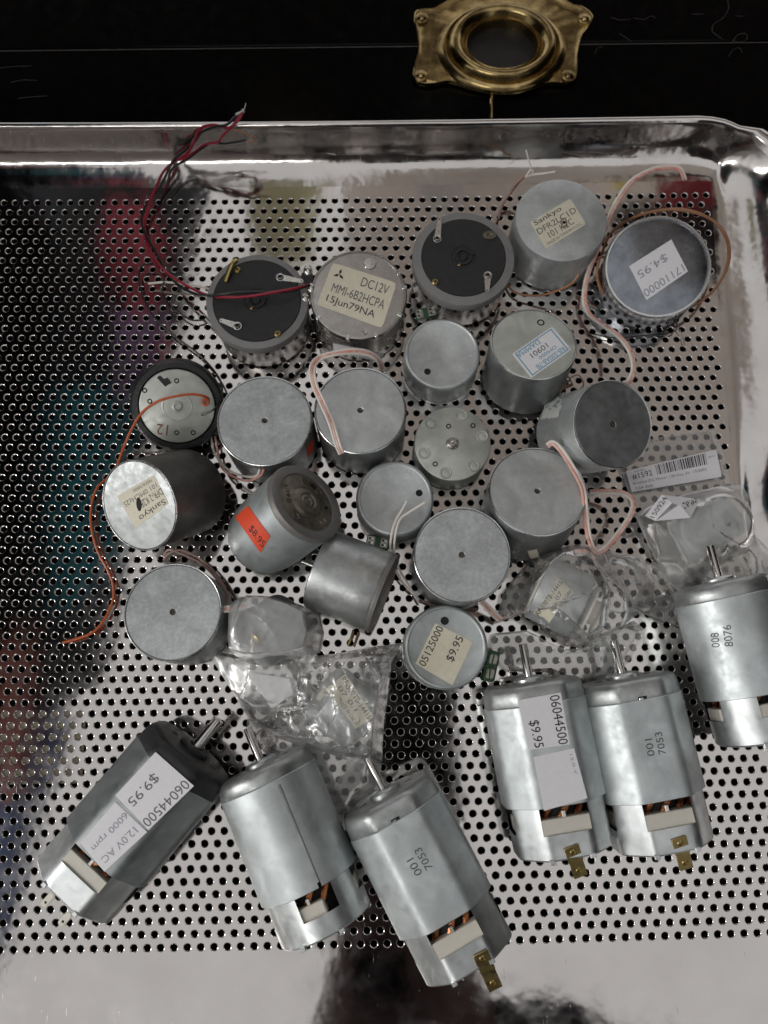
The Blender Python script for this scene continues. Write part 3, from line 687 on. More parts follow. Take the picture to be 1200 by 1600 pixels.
ribbon('ribbon_lead', W((974, 600, 3.0), (984, 594, 3.1), (990, 575, 2.8), (984, 548, 2.2), (966, 525, 1.4), (940, 507, .8), (920, 490, .6), (913, 465, .6), (918, 430, .8), (931, 395, 1.2), (945, 355, 1.8), (962, 318, 2.2), (985, 285, 2.4), (1012, 268, 2.4), (1040, 261, 2.4), (1062, 264, 2.4), (1070, 281, 2.4)), tH, ('wwhite', 'wpink'), .062, .115)

# I: black rimmed motor with the orange lead ---------------------------------------------------------
nI = V((.20, -.42, .88)).normalized(); HI = 1.5
t, M, R, s, P, n = can_motor(277, 635, 57.5, HI, 'silver faced motor in a black rubber rim with an orange lead', n=nI, z=1.9, style='flat', case='green', name='rubber_rimmed_motor')
MB(M).lathe([(R - .4, -.1), (R + .28, -.05), (R + .38, .05), (R + .38, .5), (R + .30, .62), (R + .38, .74), (R + .36, HI - .22), (R + .26, HI - .08), (R + .06, HI - .06), (R + .02, HI - .2), (R + .01, .2)], 72).build('rubber_rim', M_['rubber'], t)
MB(M).lathe([(.22, HI), (.21, HI + .08), (.14, HI + .1), (.12, HI + .04), (0, HI + .04)], 28).build('centre_boss', M_['green'], t)
MB(M).lathe([(.62, HI), (.6, HI + .012), (.56, HI + .012), (.55, HI)], 40).build('stamped_ring', M_['green'], t)
for q_ in ((276, 595), (234, 627), (276, 676), (302, 676), (226, 610)): hole_disc(t, M, s, *q_, .075, HI)
printing(t, s, [(262, 682), (243, 679), (245, 661), (264, 664)], [('12', .05, .95, .05, .95, 'inkr')], .01)
mb = MB(); q_ = [(245, 590), (258, 604), (268, 598), (262, 590), (256, 592), (250, 586)]
mb.add([s(a, b, .02) for a, b in q_], [tuple(range(6))]); mb.build('torn_rubber_scrap', M_['rubber'], t, smooth=0)
MB().tube([s(323, 624, .05), s(326, 629, .1), s(321, 633, .1), s(317, 628, .1), s(321, 623, .15), s(326, 626, .2)] + W((322, 620, 2.7), (300, 616, 3.0), (270, 620, 3.1), (245, 628, 3.0), (222, 645, 2.6), (205, 672, 1.7), (193, 700, .6), (184, 724, .3), (170, 745, .25), (152, 762, .4), (143, 790, .3), (143, 825, .3), (153, 862, .3), (168, 890, .3), (177, 915, .3), (176, 940, .3), (163, 968, .3), (145, 988, .3), (120, 998, .3), (98, 1004, .3)), .055, 8).build('orange_lead', M_['worange'], t)
MB().tube([s(315, 648, .05), s(322, 646, .15)] + W((336, 638, 1.9), (346, 622, 1.3), (346, 600, .6), (335, 580, .4), (310, 553, .3), (275, 527, .3), (245, 500, .3), (226, 470, .3), (217, 435, .3), (222, 415, .4), (240, 412, .5)), .045, 7).build('black_lead', M_['wblack'], t)
MB().tube(W((256, 440, .6), (254, 455, .4), (262, 472, .3), (282, 490, .3), (300, 500, .3), (320, 500, .2)), .04, 7).build('black_lead', M_['wblack'], t)

# L: shaft side up with six dimples -----------------------------------------------------------------
HL = 1.6
t, M, R, s, P, n = can_motor(707, 693, 60, HL, 'small motor standing shaft up, six dimples round its greenish face', style='flat', case='green', name='dimpled_motor')
MB(M).lathe([(R - .25, HL), (R - .12, HL - .03), (R - .02, HL - .16), (R + .004, HL - .3)], 72).build('rounded_shoulder', M_['green'], t)
MB(M).lathe([(.27, HL), (.25, HL + .05), (.22, HL + .10), (.20, HL + .11), (.17, HL + .09), (.10, HL + .08), (0, HL + .08)], 28).build('bearing', M_['steelw'], t)
MB(M).lathe([(.09, HL + .08), (.09, HL + .35), (.06, HL + .38), (0, HL + .39)], 16).build('shaft', M_['shaft'], t)
for dx, dy in ((674, 661), (723, 645), (757, 681), (663, 708), (742, 730), (696, 742)):
    p = M.inverted() @ s(dx, dy); p = p * min(1, (R - .3) / math.hypot(p.x, p.y)) if True else p
    L = M @ Matrix.Translation((p.x, p.y, HL))
    MB(L).lathe([(.25, 0), (.225, .035), (.19, .03), (.17, -.0), (.10, .012), (0, .016)], 24).build('dimple', M_['green'], t)
for dx, dy in ((701, 666), (739, 665), (680, 725)): hole_disc(t, M, s, dx, dy, .08, HL)

# M: name label can lying down ---------------------------------------------------------------------
t, M, R, s, P, n = can_motor(217, 790, 73, 3.2, 'long dark can lying down with a cream name label facing left', n=(-.40, -.36, .84), z=3.35, style='crimp', hole=None, case='darkcase', name='labelled_motor')
MB(M).lathe([(R - .066, 3.17), (R - .09, 3.2), (R - .5, 3.205), (0, 3.205)], 72).build('end_cap', M_['zincd'], t)
label(t, s, [(264, 787), (212, 826), (182, 775), (240, 742)], 'cream', [('Sankyo', .05, .80, .06, .27, 'ink'), ('DFR-2 K2R', .0, .62, .34, .55, 'inkm'), ('101 0MCHz2S', .05, .95, .62, .76, 'inkg'), ('MADE IN TAIWAN', .1, .6, .84, .94, 'inkg')], rnd=.1)
X = frame(s(217, 788, .016), n); MB(X).lathe([(.18, .0), (.15, .02), (.08, .005), (0, .0)], 12, sx=.7, sy=1.5).build('scorched_hole', M_['hole'], t)

# N: egg shaped motor with red sticker --------------------------------------------------------------
nN = V((.65, .33, .69)).normalized(); HN = 3.7
t, M, R, s, P, n = can_motor(480, 784, 63, HN, 'round bottomed grey motor with an orange red price sticker on its side', n=nN, z=3.3, style='none', name='tilted_motor')
R = 1.62
MB(M).lathe([(0, -.35), (.5, -.32), (.95, -.18), (1.25, .02), (1.45, .35), (1.56, .8), (R, 1.5), (R + .02, HN - .25), (R, HN - .1)], 72).build('case', M_['paleblue'], t)
MB(M).lathe([(R + .02, HN - .26), (R + .03, HN - .1), (R - .02, HN), (R - .08, HN + .02), (R - .36, HN + .0), (R - .40, HN - .08)], 72).build('grey_rim', M_['grim'], t)
MB(M).lathe([(R - .36, HN - .06), (.72, HN - .055), (.68, HN - .03), (.62, HN + .05), (.5, HN + .1), (.36, HN + .1), (.30, HN + .05), (.2, HN + .07), (.14, HN + .02), (0, HN + .02)], 60).build('tarnished_end_plate', M_['brassy'], t)
for a in (.95, 2.9, 4.25, 5.7):
    L = M @ Matrix.Rotation(a, 4, 'Z') @ Matrix.Translation((.95, 0, HN - .058))
    MB(L).lathe([(.17, 0), (.15, .03), (.12, .03), (.10, 0), (0, 0)], 20).build('dimple', M_['brassy'], t)
arc_print(t, M, s, R, HN - .05, 'DD011', 1.7, 1.2, .98, 'hole', .2); arc_print(t, M, s, R, HN - .05, '60', 3.2, 3.5, .85, 'hole', .2); arc_print(t, M, s, R, HN - .05, '1C', .2, 0, .95, 'hole', .18)
label(t, cyl_surf(P - n * HN, n, R + .01), [(387, 790), (422, 838), (407, 864), (367, 808)], 'red', [('$8.95', .42, .98, .42, .82, 'ink')], e=.02, rnd=.04, n=14, jag=.012)

# S: bare can lying on its side with a thin shaft ---------------------------------------------------
Pc = un(499, 888, 1.58); Pe = un(593, 925, 1.74); ax = (Pe - Pc).normalized()
Ls = (Pe - Pc).length; Rs = 1.62
M = frame(Pc, ax); t = thing('side_lying_motor', M, 'silver can lying on its side with a thin shaft pointing left', 'electric motor', GP)
MB(M).lathe([(0, .02), (Rs - .12, .0), (Rs - .03, .04), (Rs, .12), (Rs, Ls - .06), (Rs - .03, Ls)], 80).build('case', M_['cap'], t)
MB(M).lathe([(Rs - .03, Ls - .01), (Rs - .03, Ls + .10), (Rs + .02, Ls + .12), (Rs + .01, Ls + .2), (Rs - .15, Ls + .24), (0, Ls + .2)], 80).build('end_plate', M_['grim'], t)
MB(M).lathe([(.09, 0), (.09, -.75), (0, -.77)], 12).build('shaft', M_['shaft'], t)
MB().tube(W((552, 985, .6), (549, 996, .4), (544, 1008, .25)), .05, 6).build('wire', M_['tab'], t)
MB().tube(W((560, 988, .6), (556, 1000, .4), (553, 1010, .25)), .04, 6).build('wire', M_['wbrown'], t)

# ------------------------------------------------------------------ the six large motors lying on the tray
N_ = 96
OCT = [(0, 1.86), (1, 1.90), (2, 1.80), (3, 1.90)]
def sect(kind, sc_, off=0.0):
    pts = []
    for i in range(N_):
        a = 2 * PI * (i + .5) / N_
        if kind == 'round': r = 1.86
        else:
            p = 26.0; ssum = 0
            for k in range(8):
                d = OCT[k % 4][1]; c = math.cos(a - k * PI / 4)
                if c > 0: ssum += (c / d) ** p
            r = ssum ** (-1 / p)
        r = r * sc_ + off; pts.append((r * math.cos(a), r * math.sin(a)))
    return pts
def loft(M, kind, stations, skip=None, cap0=True, cap1=True):
    mb = MB(M); vs = []; fs = []
    for z, s_, o_ in stations: vs += [(x, y, z) for x, y in sect(kind, s_, o_)]
    for k in range(len(stations) - 1):
        zm = (stations[k][0] + stations[k + 1][0]) / 2
        for i in range(N_):
            am = 2 * PI * (i + 1) / N_ % (2 * PI)
            if skip and skip(math.degrees(am), zm): continue
            j = (i + 1) % N_; fs.append((k * N_ + i, k * N_ + j, k * N_ + N_ + j, k * N_ + N_ + i))
    m = len(stations)
    if cap0: fs.append(tuple(range(N_ - 1, -1, -1)))
    if cap1: fs.append(tuple(range((m - 1) * N_, m * N_)))
    return mb.add(vs, fs)
def big_motor(pf, pe, lab, kind='oct', roll=0.0, zc=1.86, sl=.97, wz=(1.0, 2.0), win=(62, 118), dark=False, shaft=1.4, tabm=None, slit=None, sidewin=True, winwhite=.55, name='large_motor', capl=.75, sf=1.6):
    """pf / pe: pixel of the top facet's centre line at the front cap and at the rear end"""
    zt = zc + 1.80
    a = un(*pf, zt); b = un(*pe, zt); d = (a - b); L = d.length; z = d.normalized()
    up = V((0, 0, 1)); x = up.cross(z).normalized() * -1; x = z.cross(up).normalized(); y = up
    # local frame: z runs to the shaft, y is up
    x = y.cross(z).normalized()
    M = Matrix((x, y, z)).transposed().to_4x4(); M.translation = V((b.x, b.y, zc))
    M = M @ Matrix.Rotation(roll, 4, 'Z')
    t = thing(name, M, lab, 'electric motor', 'large motors lying along the lower edge')
    S0 = L - capl                              # sleeve front
    S1 = S0 * (1 - sl) + wz[1] - .02           # sleeve rear edge
    S1 = wz[1] - .05
    def sk(am, zm):
        if wz[0] < zm < wz[1] and (win[0] < am < win[1] or (sidewin and (win[0] - 180 < am - 180 < 0) and False)): return True
        if sidewin and wz[0] < zm < wz[1] and (am > 335 or am < 25 or 155 < am < 205): return True
        return False
    loft(M, kind, [(0, .86, 0), (.02, .90, 0), (.08, .925, 0), (wz[0], .935, 0), (wz[1] + .1, .935, 0), (L - capl, .935, 0)], sk, True, False).build('case', M_['can'], t)
    def sks(am, zm):
        return slit and slit[0] < am < slit[1] and zm < S0 - .12
    loft(M, kind, [(S1, .935, 0), (S1, .985, 0), (S1 + .02, 1.0, 0), (S0 - .2, 1.0, 0), (S0 - .03, 1.0, 0), (S0, .985, 0), (S0, .94, 0)], sks, False, False).build('sleeve', M_['sleeve'] if not dark else M_['shadesleeve'], t)
    loft(M, kind, [(S0 - .01, .93, 0), (S0 + .0, .975, 0), (S0 + .04, .985, 0), (L - .28, .97, 0), (L - .12, .94, 0), (L - .03, .88, 0), (L, .80, 0)], None, False, True).build('end_cap', M_['cap'] if not dark else M_['black'], t)
    X = M
    MB(X).lathe([(.62, L - .01), (.62, L + .10), (.56, L + .17), (.40, L + .19), (.30, L + .19), (.28, L + .12)], 40).build('bearing_boss', M_['can' if not dark else 'black'], t)
    sr = .23 if dark else .16
    MB(X).lathe([(sr, L), (sr, L + shaft), (sr - .02, L + shaft + .03), (0, L + shaft + .035)], 24).build('shaft', M_['shaft'], t)
    for sx_ in (-.95, .95):
        MB(X @ Matrix.Translation((sx_, .0, L))).lathe([(.14, 0), (.12, .01), (.12, -.1)], 14).build('screw_hole', M_['hole'], t)
    # inside the window
    MB(X).lathe([(0, .2), (1.2, .2), (1.3, wz[1] - .4), (1.0, wz[1] + .8), (0, wz[1] + .8)], 40).build('armature_core', M_['hole'], t)
    for k in range(14):
        a_ = 2 * PI * k / 14 + .1
        MB().tube([X @ V((1.38 * math.cos(a_ + .12 * q), 1.38 * math.sin(a_ + .12 * q), wz[1] - .55 + .22 * q)) for q in range(5)], .12, 7, 3).build('winding', M_['copper'], t)
    ww = 1.0 * math.tan(math.radians(90 - win[0])) * 1.6
    wh = (wz[1] - wz[0]) * winwhite
    MB(X).box(-ww - .06, ww + .06, 1.15, 1.60, wz[0] - .05, wz[0] + wh, b=.05).build('brush_card', M_['white'], t)
    MB(X).box(-.06, .08, 1.3, 1.62, wz[0] + wh, wz[0] + wh + .22, b=.02).build('brush_arm', M_['tin'], t)
    if sidewin:
        for sx_ in (-1, 1): MB(X).box(sx_ * 1.45 - .15, sx_ * 1.45 + .15, -.55, .55, wz[0] - .05, wz[0] + wh, b=.05).build('brush_card', M_['white'], t)
    # rim detail: crimp notches between cap and sleeve
    if not dark:
        MB(X).box(-.16, .16, 1.70, 1.785, S0 + .01, S0 + .11, b=.01).build('notch', M_['hole'], t)
        MB(X).box(-.04, .13, 1.72, 1.80, S0 - .01, S0 + .07, b=.02).build('crimp_tab', M_['rim'], t)
    for sx_ in (-.7, .75): MB(X).box(sx_ - .1, sx_ + .1, 1.60, 1.69, -.05, .10, b=.02).build('crimp_tab', M_['can'], t)
    if tabm:
        (ax_, ay_), (bx_, by_) = tabm
        zt_ = zc + 1.72; A = un(ax_, ay_, zt_); B = un(bx_, by_, zt_ - .35); dd = (B - A); LL = dd.length; dd.normalize(); yy = V((0, 0, 1)).cross(dd).normalized(); nn = dd.cross(yy)
        Y = Matrix((dd, yy, nn)).transposed().to_4x4(); Y.translation = A
        tb = MB(Y).box(0, LL * .5, -.27, .27, .0, .05, b=.02).box(LL * .48, LL, -.25, .25, -.03, .02, b=.02).build('brass_terminal', M_['tab'], t)
        for xx in (.22, LL - .25): MB(Y @ Matrix.Translation((xx, 0, .05 if xx < .5 else .02))).lathe([(.12, 0), (.10, .03), (.06, .035), (.05, 0), (0, .0)], 16).build('rivet', M_['tab'], tb)
    for sx_ in (-.5, .5):
        MB(X @ Matrix.Translation((sx_, .9, -.12))).box(-.04, .04, -.02, .02, -.18, .2, b=.01).build('pin', M_['tin'], t)
    top = plane_surf(M @ V((0, 1.80, 0)), (M.to_3x3() @ V((0, 1, 0))).normalized())
    return t, M, top, L
t, M, s, L = big_motor((843, 1066), (898, 1345), 'large flat sided motor with two white price stickers and a brass tab', wz=(.88, 1.85), tabm=((892, 1322), (908, 1370)))
label(t, s, [(876, 1082), (891, 1163), (826, 1172), (809, 1094)], 'paper', [('06044500', .03, .98, .04, .27, 'ink'), ('$9.95', .44, .98, .62, .88, 'ink')], rnd=.01)
label(t, s, [(897, 1169), (918, 1247), (850, 1267), (833, 1183)], 'paper', [('12.0 V', .1, .5, .08, .14, 'inkf')], rnd=.01)
t, M, s, L = big_motor((997, 1060), (1063, 1336), 'large flat sided motor stamped 001 7053 standing beside the price stickered one', wz=(.88, 1.85), tabm=((1060, 1308), (1073, 1358)))
printing(t, s, [(1012, 1182), (1006, 1148), (1034, 1143), (1041, 1178)], [('001', 0, .78, .0, .40, 'inkm'), ('7053', .0, 1.0, .6, 1.0, 'inkm')], .006)
t, M, s, L = big_motor((603, 1252), (742, 1523), 'large flat sided motor stamped 001 7053 lying lowest on the tray with a brass tab', wz=(.88, 1.85), tabm=((750, 1488), (775, 1546)))
printing(t, s, [(650, 1370), (631, 1339), (657, 1323), (677, 1355)], [('001', 0, .78, .0, .40, 'inkm'), ('7053', .0, 1.0, .6, 1.0, 'inkm')], .006)
t, M, s, L = big_motor((283, 1180), (90, 1409), 'large dark capped motor with white price and rating stickers, far left', wz=(.95, 1.75), dark=True, winwhite=.6)
label(t, s, [(303, 1228), (232, 1297), (180, 1243), (243, 1175)], 'paper', [('06044500', .03, .98, .04, .24, 'inkg'), ('$9.95', .28, .92, .56, .78, 'inkg')], rnd=.01)
label(t, s, [(230, 1300), (163, 1362), (125, 1317), (180, 1253)], 'paper', [('12.0V AC', .1, .9, .14, .32, 'inkf'), ('6000 rpm', .02, .9, .55, .75, 'inkf')], rnd=.01)
for q_ in ((70, 1410), (97, 1440)):
    A = un(q_[0] + 14, q_[1] - 14, 3.0); B = un(q_[0] - 4, q_[1] + 6, 2.9); dd = (B - A).normalized(); yy = V((0, 0, 1)).cross(dd).normalized(); Y = Matrix((dd, yy, dd.cross(yy))).transposed().to_4x4(); Y.translation = A
    o = MB(Y).box(0, (B - A).length, -.13, .13, -.03, .03, b=.06).build('terminal', M_['white'], t)
    MB(Y @ Matrix.Translation(((B - A).length - .2, 0, .03))).lathe([(.05, .003), (0, .004)], 10).build('eyelet', M_['hole'], o)
t, M, s, L = big_motor((397, 1204), (505, 1472), 'large round motor with a long dark slit down its sleeve', kind='round', wz=(.75, 1.65), win=(75, 122), slit=(106, 112), winwhite=.5, capl=.6)
t, M, s, L = big_motor((1158, 900), (1234, 1160), 'large round motor stamped 008 8076, cut off by the right edge', kind='round', zc=2.3, wz=(.95, 1.75), win=(70, 118), winwhite=.55, capl=.65)
printing(t, cyl_surf(M.translation.copy(), (M.to_3x3() @ V((0, 0, 1))).normalized(), 1.86), [(1112, 1012), (1109, 980), (1142, 976), (1146, 1010)], [('008', .0, .7, .0, .38, 'inkg'), ('8076', .0, 1.0, .6, 1.0, 'inkg')], .008)

# ------------------------------------------------------------------ bagged small motors and their clear bags
def mini(px, py, z, ax, R, L, lab, case='zincd', face='zinc', name='bagged_motor', shaft=.5, wheel=None):
    ax = V(ax).normalized(); M = frame(un(px, py, z) - ax * (L / 2), ax)
    t = thing(name, M, lab, 'electric motor', 'small motors inside clear bags')
    MB(M).lathe([(0, 0), (R - .1, 0), (R - .02, .05), (R, .12), (R, L - .12), (R - .05, L - .03), (R - .12, L), (.3, L)], 56).build('case', M_[case], t)
    MB(M).lathe([(.3, L - .01), (.3, L + .1), (.24, L + .14), (0, L + .14)], 28).build('bearing_boss', M_[face], t)
    MB(M).lathe([(.075, L), (.075, L + shaft), (0, L + shaft + .02)], 12).build('shaft', M_['shaft'], t)
    MB(M).lathe([(0, -.06), (R - .12, -.06), (R - .10, .01)], 48).build('end_plate', M_['white'], t)
    return t, M
tU, MU = mini(425, 985, 1.25, (-.62, -.45, .62), 1.2, 1.7, 'small dark motor in a clear bag beside the leftmost plain can', 'zincd', 'tab')
tV, MV = mini(535, 1105, 1.25, (-.70, .50, .25), 1.22, 1.9, 'small motor with a white label in the most crinkled bag', 'zinc', 'white')
label(tV, plane_surf(un(546, 1096, 2.66), V((.1, -.03, 1)).normalized()), [(540, 1053), (584, 1120), (556, 1139), (508, 1077)], 'cream', [('RF-500TB-14415', .03, .98, .06, .30, 'ink'), ('07 0.1', .12, .70, .40, .58, 'inkg'), ('MADE IN CHINA', .35, .95, .72, .90, 'inkg')], rnd=.02, e=.0)
tW, MW = mini(874, 932, 1.4, (.80, -.42, .10), 1.32, 1.9, 'small motor with a cream label and a white pulley in the middle bag', 'zinc', 'white', shaft=.9)
label(tW, cyl_surf(MW.translation.copy(), (MW.to_3x3() @ V((0, 0, 1))).normalized(), 1.32), [(833, 957), (872, 903), (896, 925), (857, 981)], 'cream', [('RF-500TB-14415', .03, .98, .08, .32, 'ink'), ('07', .60, .80, .42, .64, 'inkg'), ('MADE IN CHINA', .52, .98, .76, .94, 'ink')], rnd=.02, e=.012)
MB(MW).lathe([(.09, 2.02), (.85, 2.02), (1.1, 2.12), (1.12, 2.2), (.5, 2.28), (.5, 2.5), (.9, 2.56), (.92, 2.65), (.2, 2.7), (.09, 2.7)], 48).build('pulley', M_['white'], tW)
tX, MX = mini(1097, 832, .95, (-.80, -.42, .06), .86, 2.9, 'small pale motor in the clear bag at the right edge of the tray', 'paleblue', 'white', shaft=.3)
MB().tube(W((1062, 872, .9), (1048, 869, .7), (1026, 874, .4)), .05, 6, r2=.03).build('terminal', M_['tin'], tX)
MB().tube(W((1060, 864, .9), (1052, 870, .7), (1040, 874, .5)), .045, 6).build('terminal', M_['tin'], tX)

def bag(lab, outline, bumps, mat='film', amp=.22, seed=1, zc=.25, ze=.14, freq=.9, name='plastic_bag', nr=46):
    O = [un(x, y, z_) for x, y, z_ in [(o + (ze,))[:3] for o in outline]]
    O2 = []
    m = len(O)
    for i in range(m):
        a, b = O[i], O[(i + 1) % m]; k = max(2, int((b - a).length / .14))
        O2 += [a + (b - a) * (q / k) for q in range(k)]
    cen = sum(O2, V()) / len(O2); k = len(O2)
    B = [(un(x, y, h_), r_, h_) for x, y, r_, h_ in bumps]
    def h(p, e):
        z_ = zc
        for q, r_, hh in B:
            d = math.hypot(p.x - q.x, p.y - q.y) / r_
            if d < 1.9:
                f = 1 - max(0, d - .75) / 1.15; f = f * f * (3 - 2 * f); z_ = max(z_, zc + (hh - zc) * f)
        s1 = V((p.x * freq + seed * 7.1, p.y * freq, seed * 3.3)); s2 = s1 * 2.3; s3 = s1 * 5.1
        rd = (1 - abs(noise.noise(s1)) * 2.2) * .7 + (1 - abs(noise.noise(s2)) * 2.2) * .25 + (1 - abs(noise.noise(s3)) * 2.2) * .05
        return z_ + amp * .62 * rd * min(1, e * 5)
    vs = []; fs = []
    for j in range(nr + 1):
        r_ = 1 - j / nr
        for p in O2:
            q = cen + (p - cen) * r_
            jit = .05 * min(1, j / 3)
            q = q + V((noise.noise(q * 1.7 + V((seed, 0, 0))), noise.noise(q * 1.7 + V((0, seed, 5))), 0)) * jit * 2
            w_ = min(1, (1 - r_) * 5)
            z_ = p.z * (1 - w_) + h(q, 1 - r_) * w_
            vs.append((q.x, q.y, z_))
    for j in range(nr):
        for i in range(k):
            i2 = (i + 1) % k; fs.append((j * k + i, j * k + i2, j * k + k + i2, j * k + k + i))
    b0 = len(vs)
    for j in range(1, 4):
        for p in O2:
            q = cen + (p - cen) * (1 - j * .02); vs.append((q.x, q.y, p.z - .02 * j))
    for j in range(3):
        for i in range(k):
            i2 = (i + 1) % k
            a = i if j == 0 else b0 + (j - 1) * k + i; a2 = i2 if j == 0 else b0 + (j - 1) * k + i2
            fs.append((a, a2, b0 + j * k + i2, b0 + j * k + i))
    t = thing(name, Matrix.Translation((cen.x, cen.y, 0)), lab, 'plastic bag', 'clear plastic bags among the motors')
    MB().add(vs, fs).build('film', M_[mat], t, smooth=180)
    # heat sealed edge bead
    return t
bag('soft clear bag over the small motor right of the leftmost plain can', [(362, 945), (385, 930), (430, 932), (470, 945), (500, 958), (505, 990), (500, 1020), (470, 1030), (420, 1032), (388, 1035), (360, 1020)], [(425, 978, 1.7, 3.0), (455, 1000, 1.2, 2.4)], 'film', .17, 2, ze=.3)
t = bag('clear bag sheet holding a blank white paper, left of the crinkled bag', [(320, 1014), (350, 1020), (400, 1030), (460, 1030), (480, 1060), (500, 1090), (480, 1110), (425, 1130), (400, 1140), (380, 1110), (350, 1060)], [(430, 1050, 1.1, .9)], 'film', .12, 5)
label(t, plane_surf((0, 0, .75), V((0, 0, 1))), [(384, 1050), (452, 1060), (459, 1085), (424, 1107)], 'paper', e=.02, rnd=.08, lab='blank white paper slip')
bag('most crinkled clear bag, around the motor with the white label', [(484, 996, 1.4), (492, 1025, 1.6), (530, 1020), (575, 1012), (628, 1004, .5), (612, 1035), (608, 1075), (600, 1130), (597, 1190), (560, 1195), (520, 1180), (470, 1165), (420, 1150), (400, 1130), (435, 1105), (465, 1098), (462, 1050), (464, 1022)], [(540, 1092, 1.9, 3.05), (500, 1110, 1.3, 2.4), (560, 1110, 1.3, 2.6)], 'film3', .34, 9, freq=1.2, nr=64)
t = bag('long flat clear sleeve tucked behind the large round motor', [(386, 1122, .5), (430, 1135, 1.0), (470, 1150, 1.2), (520, 1170, 1.2), (596, 1195, 1.6), (592, 1240, 2.0), (560, 1260, 1.5), (540, 1300, .8), (500, 1240, .8), (440, 1180, .6), (385, 1160, .3)], [(480, 1190, 1.4, 1.4)], 'film2', .12, 4)
bag('large clear bag over the motor with the white pulley', [(774, 974, .4), (786, 925, .6), (835, 866), (900, 850), (950, 860), (1000, 870, .6), (1040, 895, .6), (1066, 945), (1075, 985), (1040, 968), (1000, 958), (960, 985), (940, 1000), (910, 1012), (880, 1010), (850, 985), (825, 955, 1.2)], [(868, 932, 2.1, 3.2), (925, 950, 1.5, 2.8), (960, 915, 1.1, 1.5)], 'film3', .22, 13, freq=.8, nr=60)
bag('limp clear bag film lying over the two upright shafts', [(770, 990, .4), (820, 985, .6), (880, 1015, .8), (940, 1010, .8), (990, 970, .8), (1010, 985, .4), (985, 1030, .4), (960, 1060, .4), (900, 1075, .3), (850, 1050, .4), (790, 1050, .3), (760, 1020, .3)], [(880, 1030, 1.4, .8)], 'film2', .14, 21)
t = bag('flat clear bag with a printed barcode label, below the tilted can', [(960, 700, .2), (1030, 683, .2), (1115, 669, .2), (1130, 710, .2), (1143, 765, .2), (1090, 775, .2), (1040, 785, .2), (990, 795, .2), (975, 750, .2)], [], 'film2', .05, 31, zc=.2, ze=.12, name='label_bag')
label(t, plane_surf((0, 0, .34), V((0, 0, 1))), [(978, 736), (1119, 702), (1128, 745), (987, 769)], 'paper', [('ololu', .08, .20, .06, .15, 'inkg'), ('#1592', .05, .27, .20, .46, 'ink'), ('Brushed DC Motor: 130-Size, 3V, 17kRPM,', .04, .86, .58, .70, 'inkg'), ('3.6A Stall', .05, .24, .80, .92, 'inkg'), ('0J2142', .90, .97, .18, .26, 'inkg')], rnd=.05, bars=(.32, .87, .05, .46), e=.0, lab='white barcode label')
t = bag('clear bag with a folded price sticker and a small pale motor, right edge', [(992, 805, .4), (1010, 790, .3), (1060, 775, .3), (1120, 760, .4), (1160, 758, .7), (1170, 775, .8), (1168, 825, 1.0), (1205, 860, 1.4), (1230, 905, 1.4), (1200, 960, 1.0), (1130, 945, .5), (1075, 940, .4), (1040, 905, .4), (1012, 850, .4)], [(1078, 842, 1.2, 1.95), (1105, 828, 1.2, 2.0), (1135, 814, 1.2, 2.0), (1150, 880, 1.0, 1.4)], 'film', .10, 17, nr=60)
mb = MB(); q_ = [(1008, 806, 1.95), (1034, 773, 2.05), (1094, 780, 2.2), (1079, 809, 2.2), (1024, 814, 2.0), (1063, 791, 2.45), (1050, 786, 2.35)]
mb.add([un(*q) for q in q_], [(0, 1, 6, 4), (1, 2, 5, 6), (2, 3, 5), (3, 4, 5)]); mb.add([un(*q) for q in ((1024, 814, 2.03), (1062, 788, 2.52), (1079, 809, 2.23))], [(0, 1, 2)])
lb = mb.build('label', M_['paper'], t, smooth=0); lb['label'] = 'white sticker folded over on itself'
printing(lb, plane_surf(un(1030, 795, 2.3), V((0, 0, 1))), [(1012, 808), (1034, 774), (1052, 778), (1028, 812)], [('150924', .03, .95, .15, .6, 'ink')], .02)
printing(lb, plane_surf(un(1080, 790, 2.35), V((0, 0, 1))), [(1066, 800), (1092, 784), (1088, 776), (1062, 784)], [('$6.95', .1, .95, .1, .9, 'ink')], .02)

# ------------------------------------------------------------------ black lacquered cabinet behind the tray, with its brass plate
ZB = -1.2
cab = thing('lacquered_cabinet', Matrix.Translation((0, 30, ZB)), 'black lacquered cabinet panel behind the tray, scratched and glossy', 'cabinet')
ys = un(600, 72, ZB).y
MB().box(-90, 90, 25.2, ys - .03, -3.1, ZB, b=.05).build('front_panel', M_['lacquer'], cab)
MB().box(-90, 90, ys + .01, 75, -3.1, ZB + .12, b=.08).build('top_panel', M_['lacquer'], cab)
MB().box(-90, 90, ys - .05, ys - .02, ZB - .02, ZB + .012, b=.005).build('pale_edge', M_['grim'], cab)  # thin grey strip that draws the line of the seam
rr_ = random.Random(5); mb = MB()
for q in ([(955, 27), (968, 30), (985, 29)], [(990, 28), (1006, 30), (1015, 26), (1024, 28)], [(968, 52), (976, 57), (984, 62), (986, 65)], [(1136, 0), (1138, 15), (1130, 28), (1116, 38), (1112, 48), (1122, 55), (1130, 62)], [(1145, 65), (1152, 54), (1164, 53), (1167, 62), (1155, 67), (1146, 63)], [(1140, 88), (1146, 78), (1155, 75), (1160, 82)], [(1080, 23), (1098, 23)], [(1148, 24), (1162, 25)], [(0, 106), (20, 105), (50, 102)], [(18, 128), (35, 124), (58, 126)], [(28, 153), (50, 151), (72, 149)], [(930, 84), (934, 76), (942, 72)]):
    zz = ZB + (.13 if q[0][1] < 70 else .008)
    MB().tube(W(*[(a + rr_.uniform(-1, 1), b + rr_.uniform(-1, 1), zz) for a, b in q]), .012, 4, 4).build('scratch', M_['scratch'], cab)
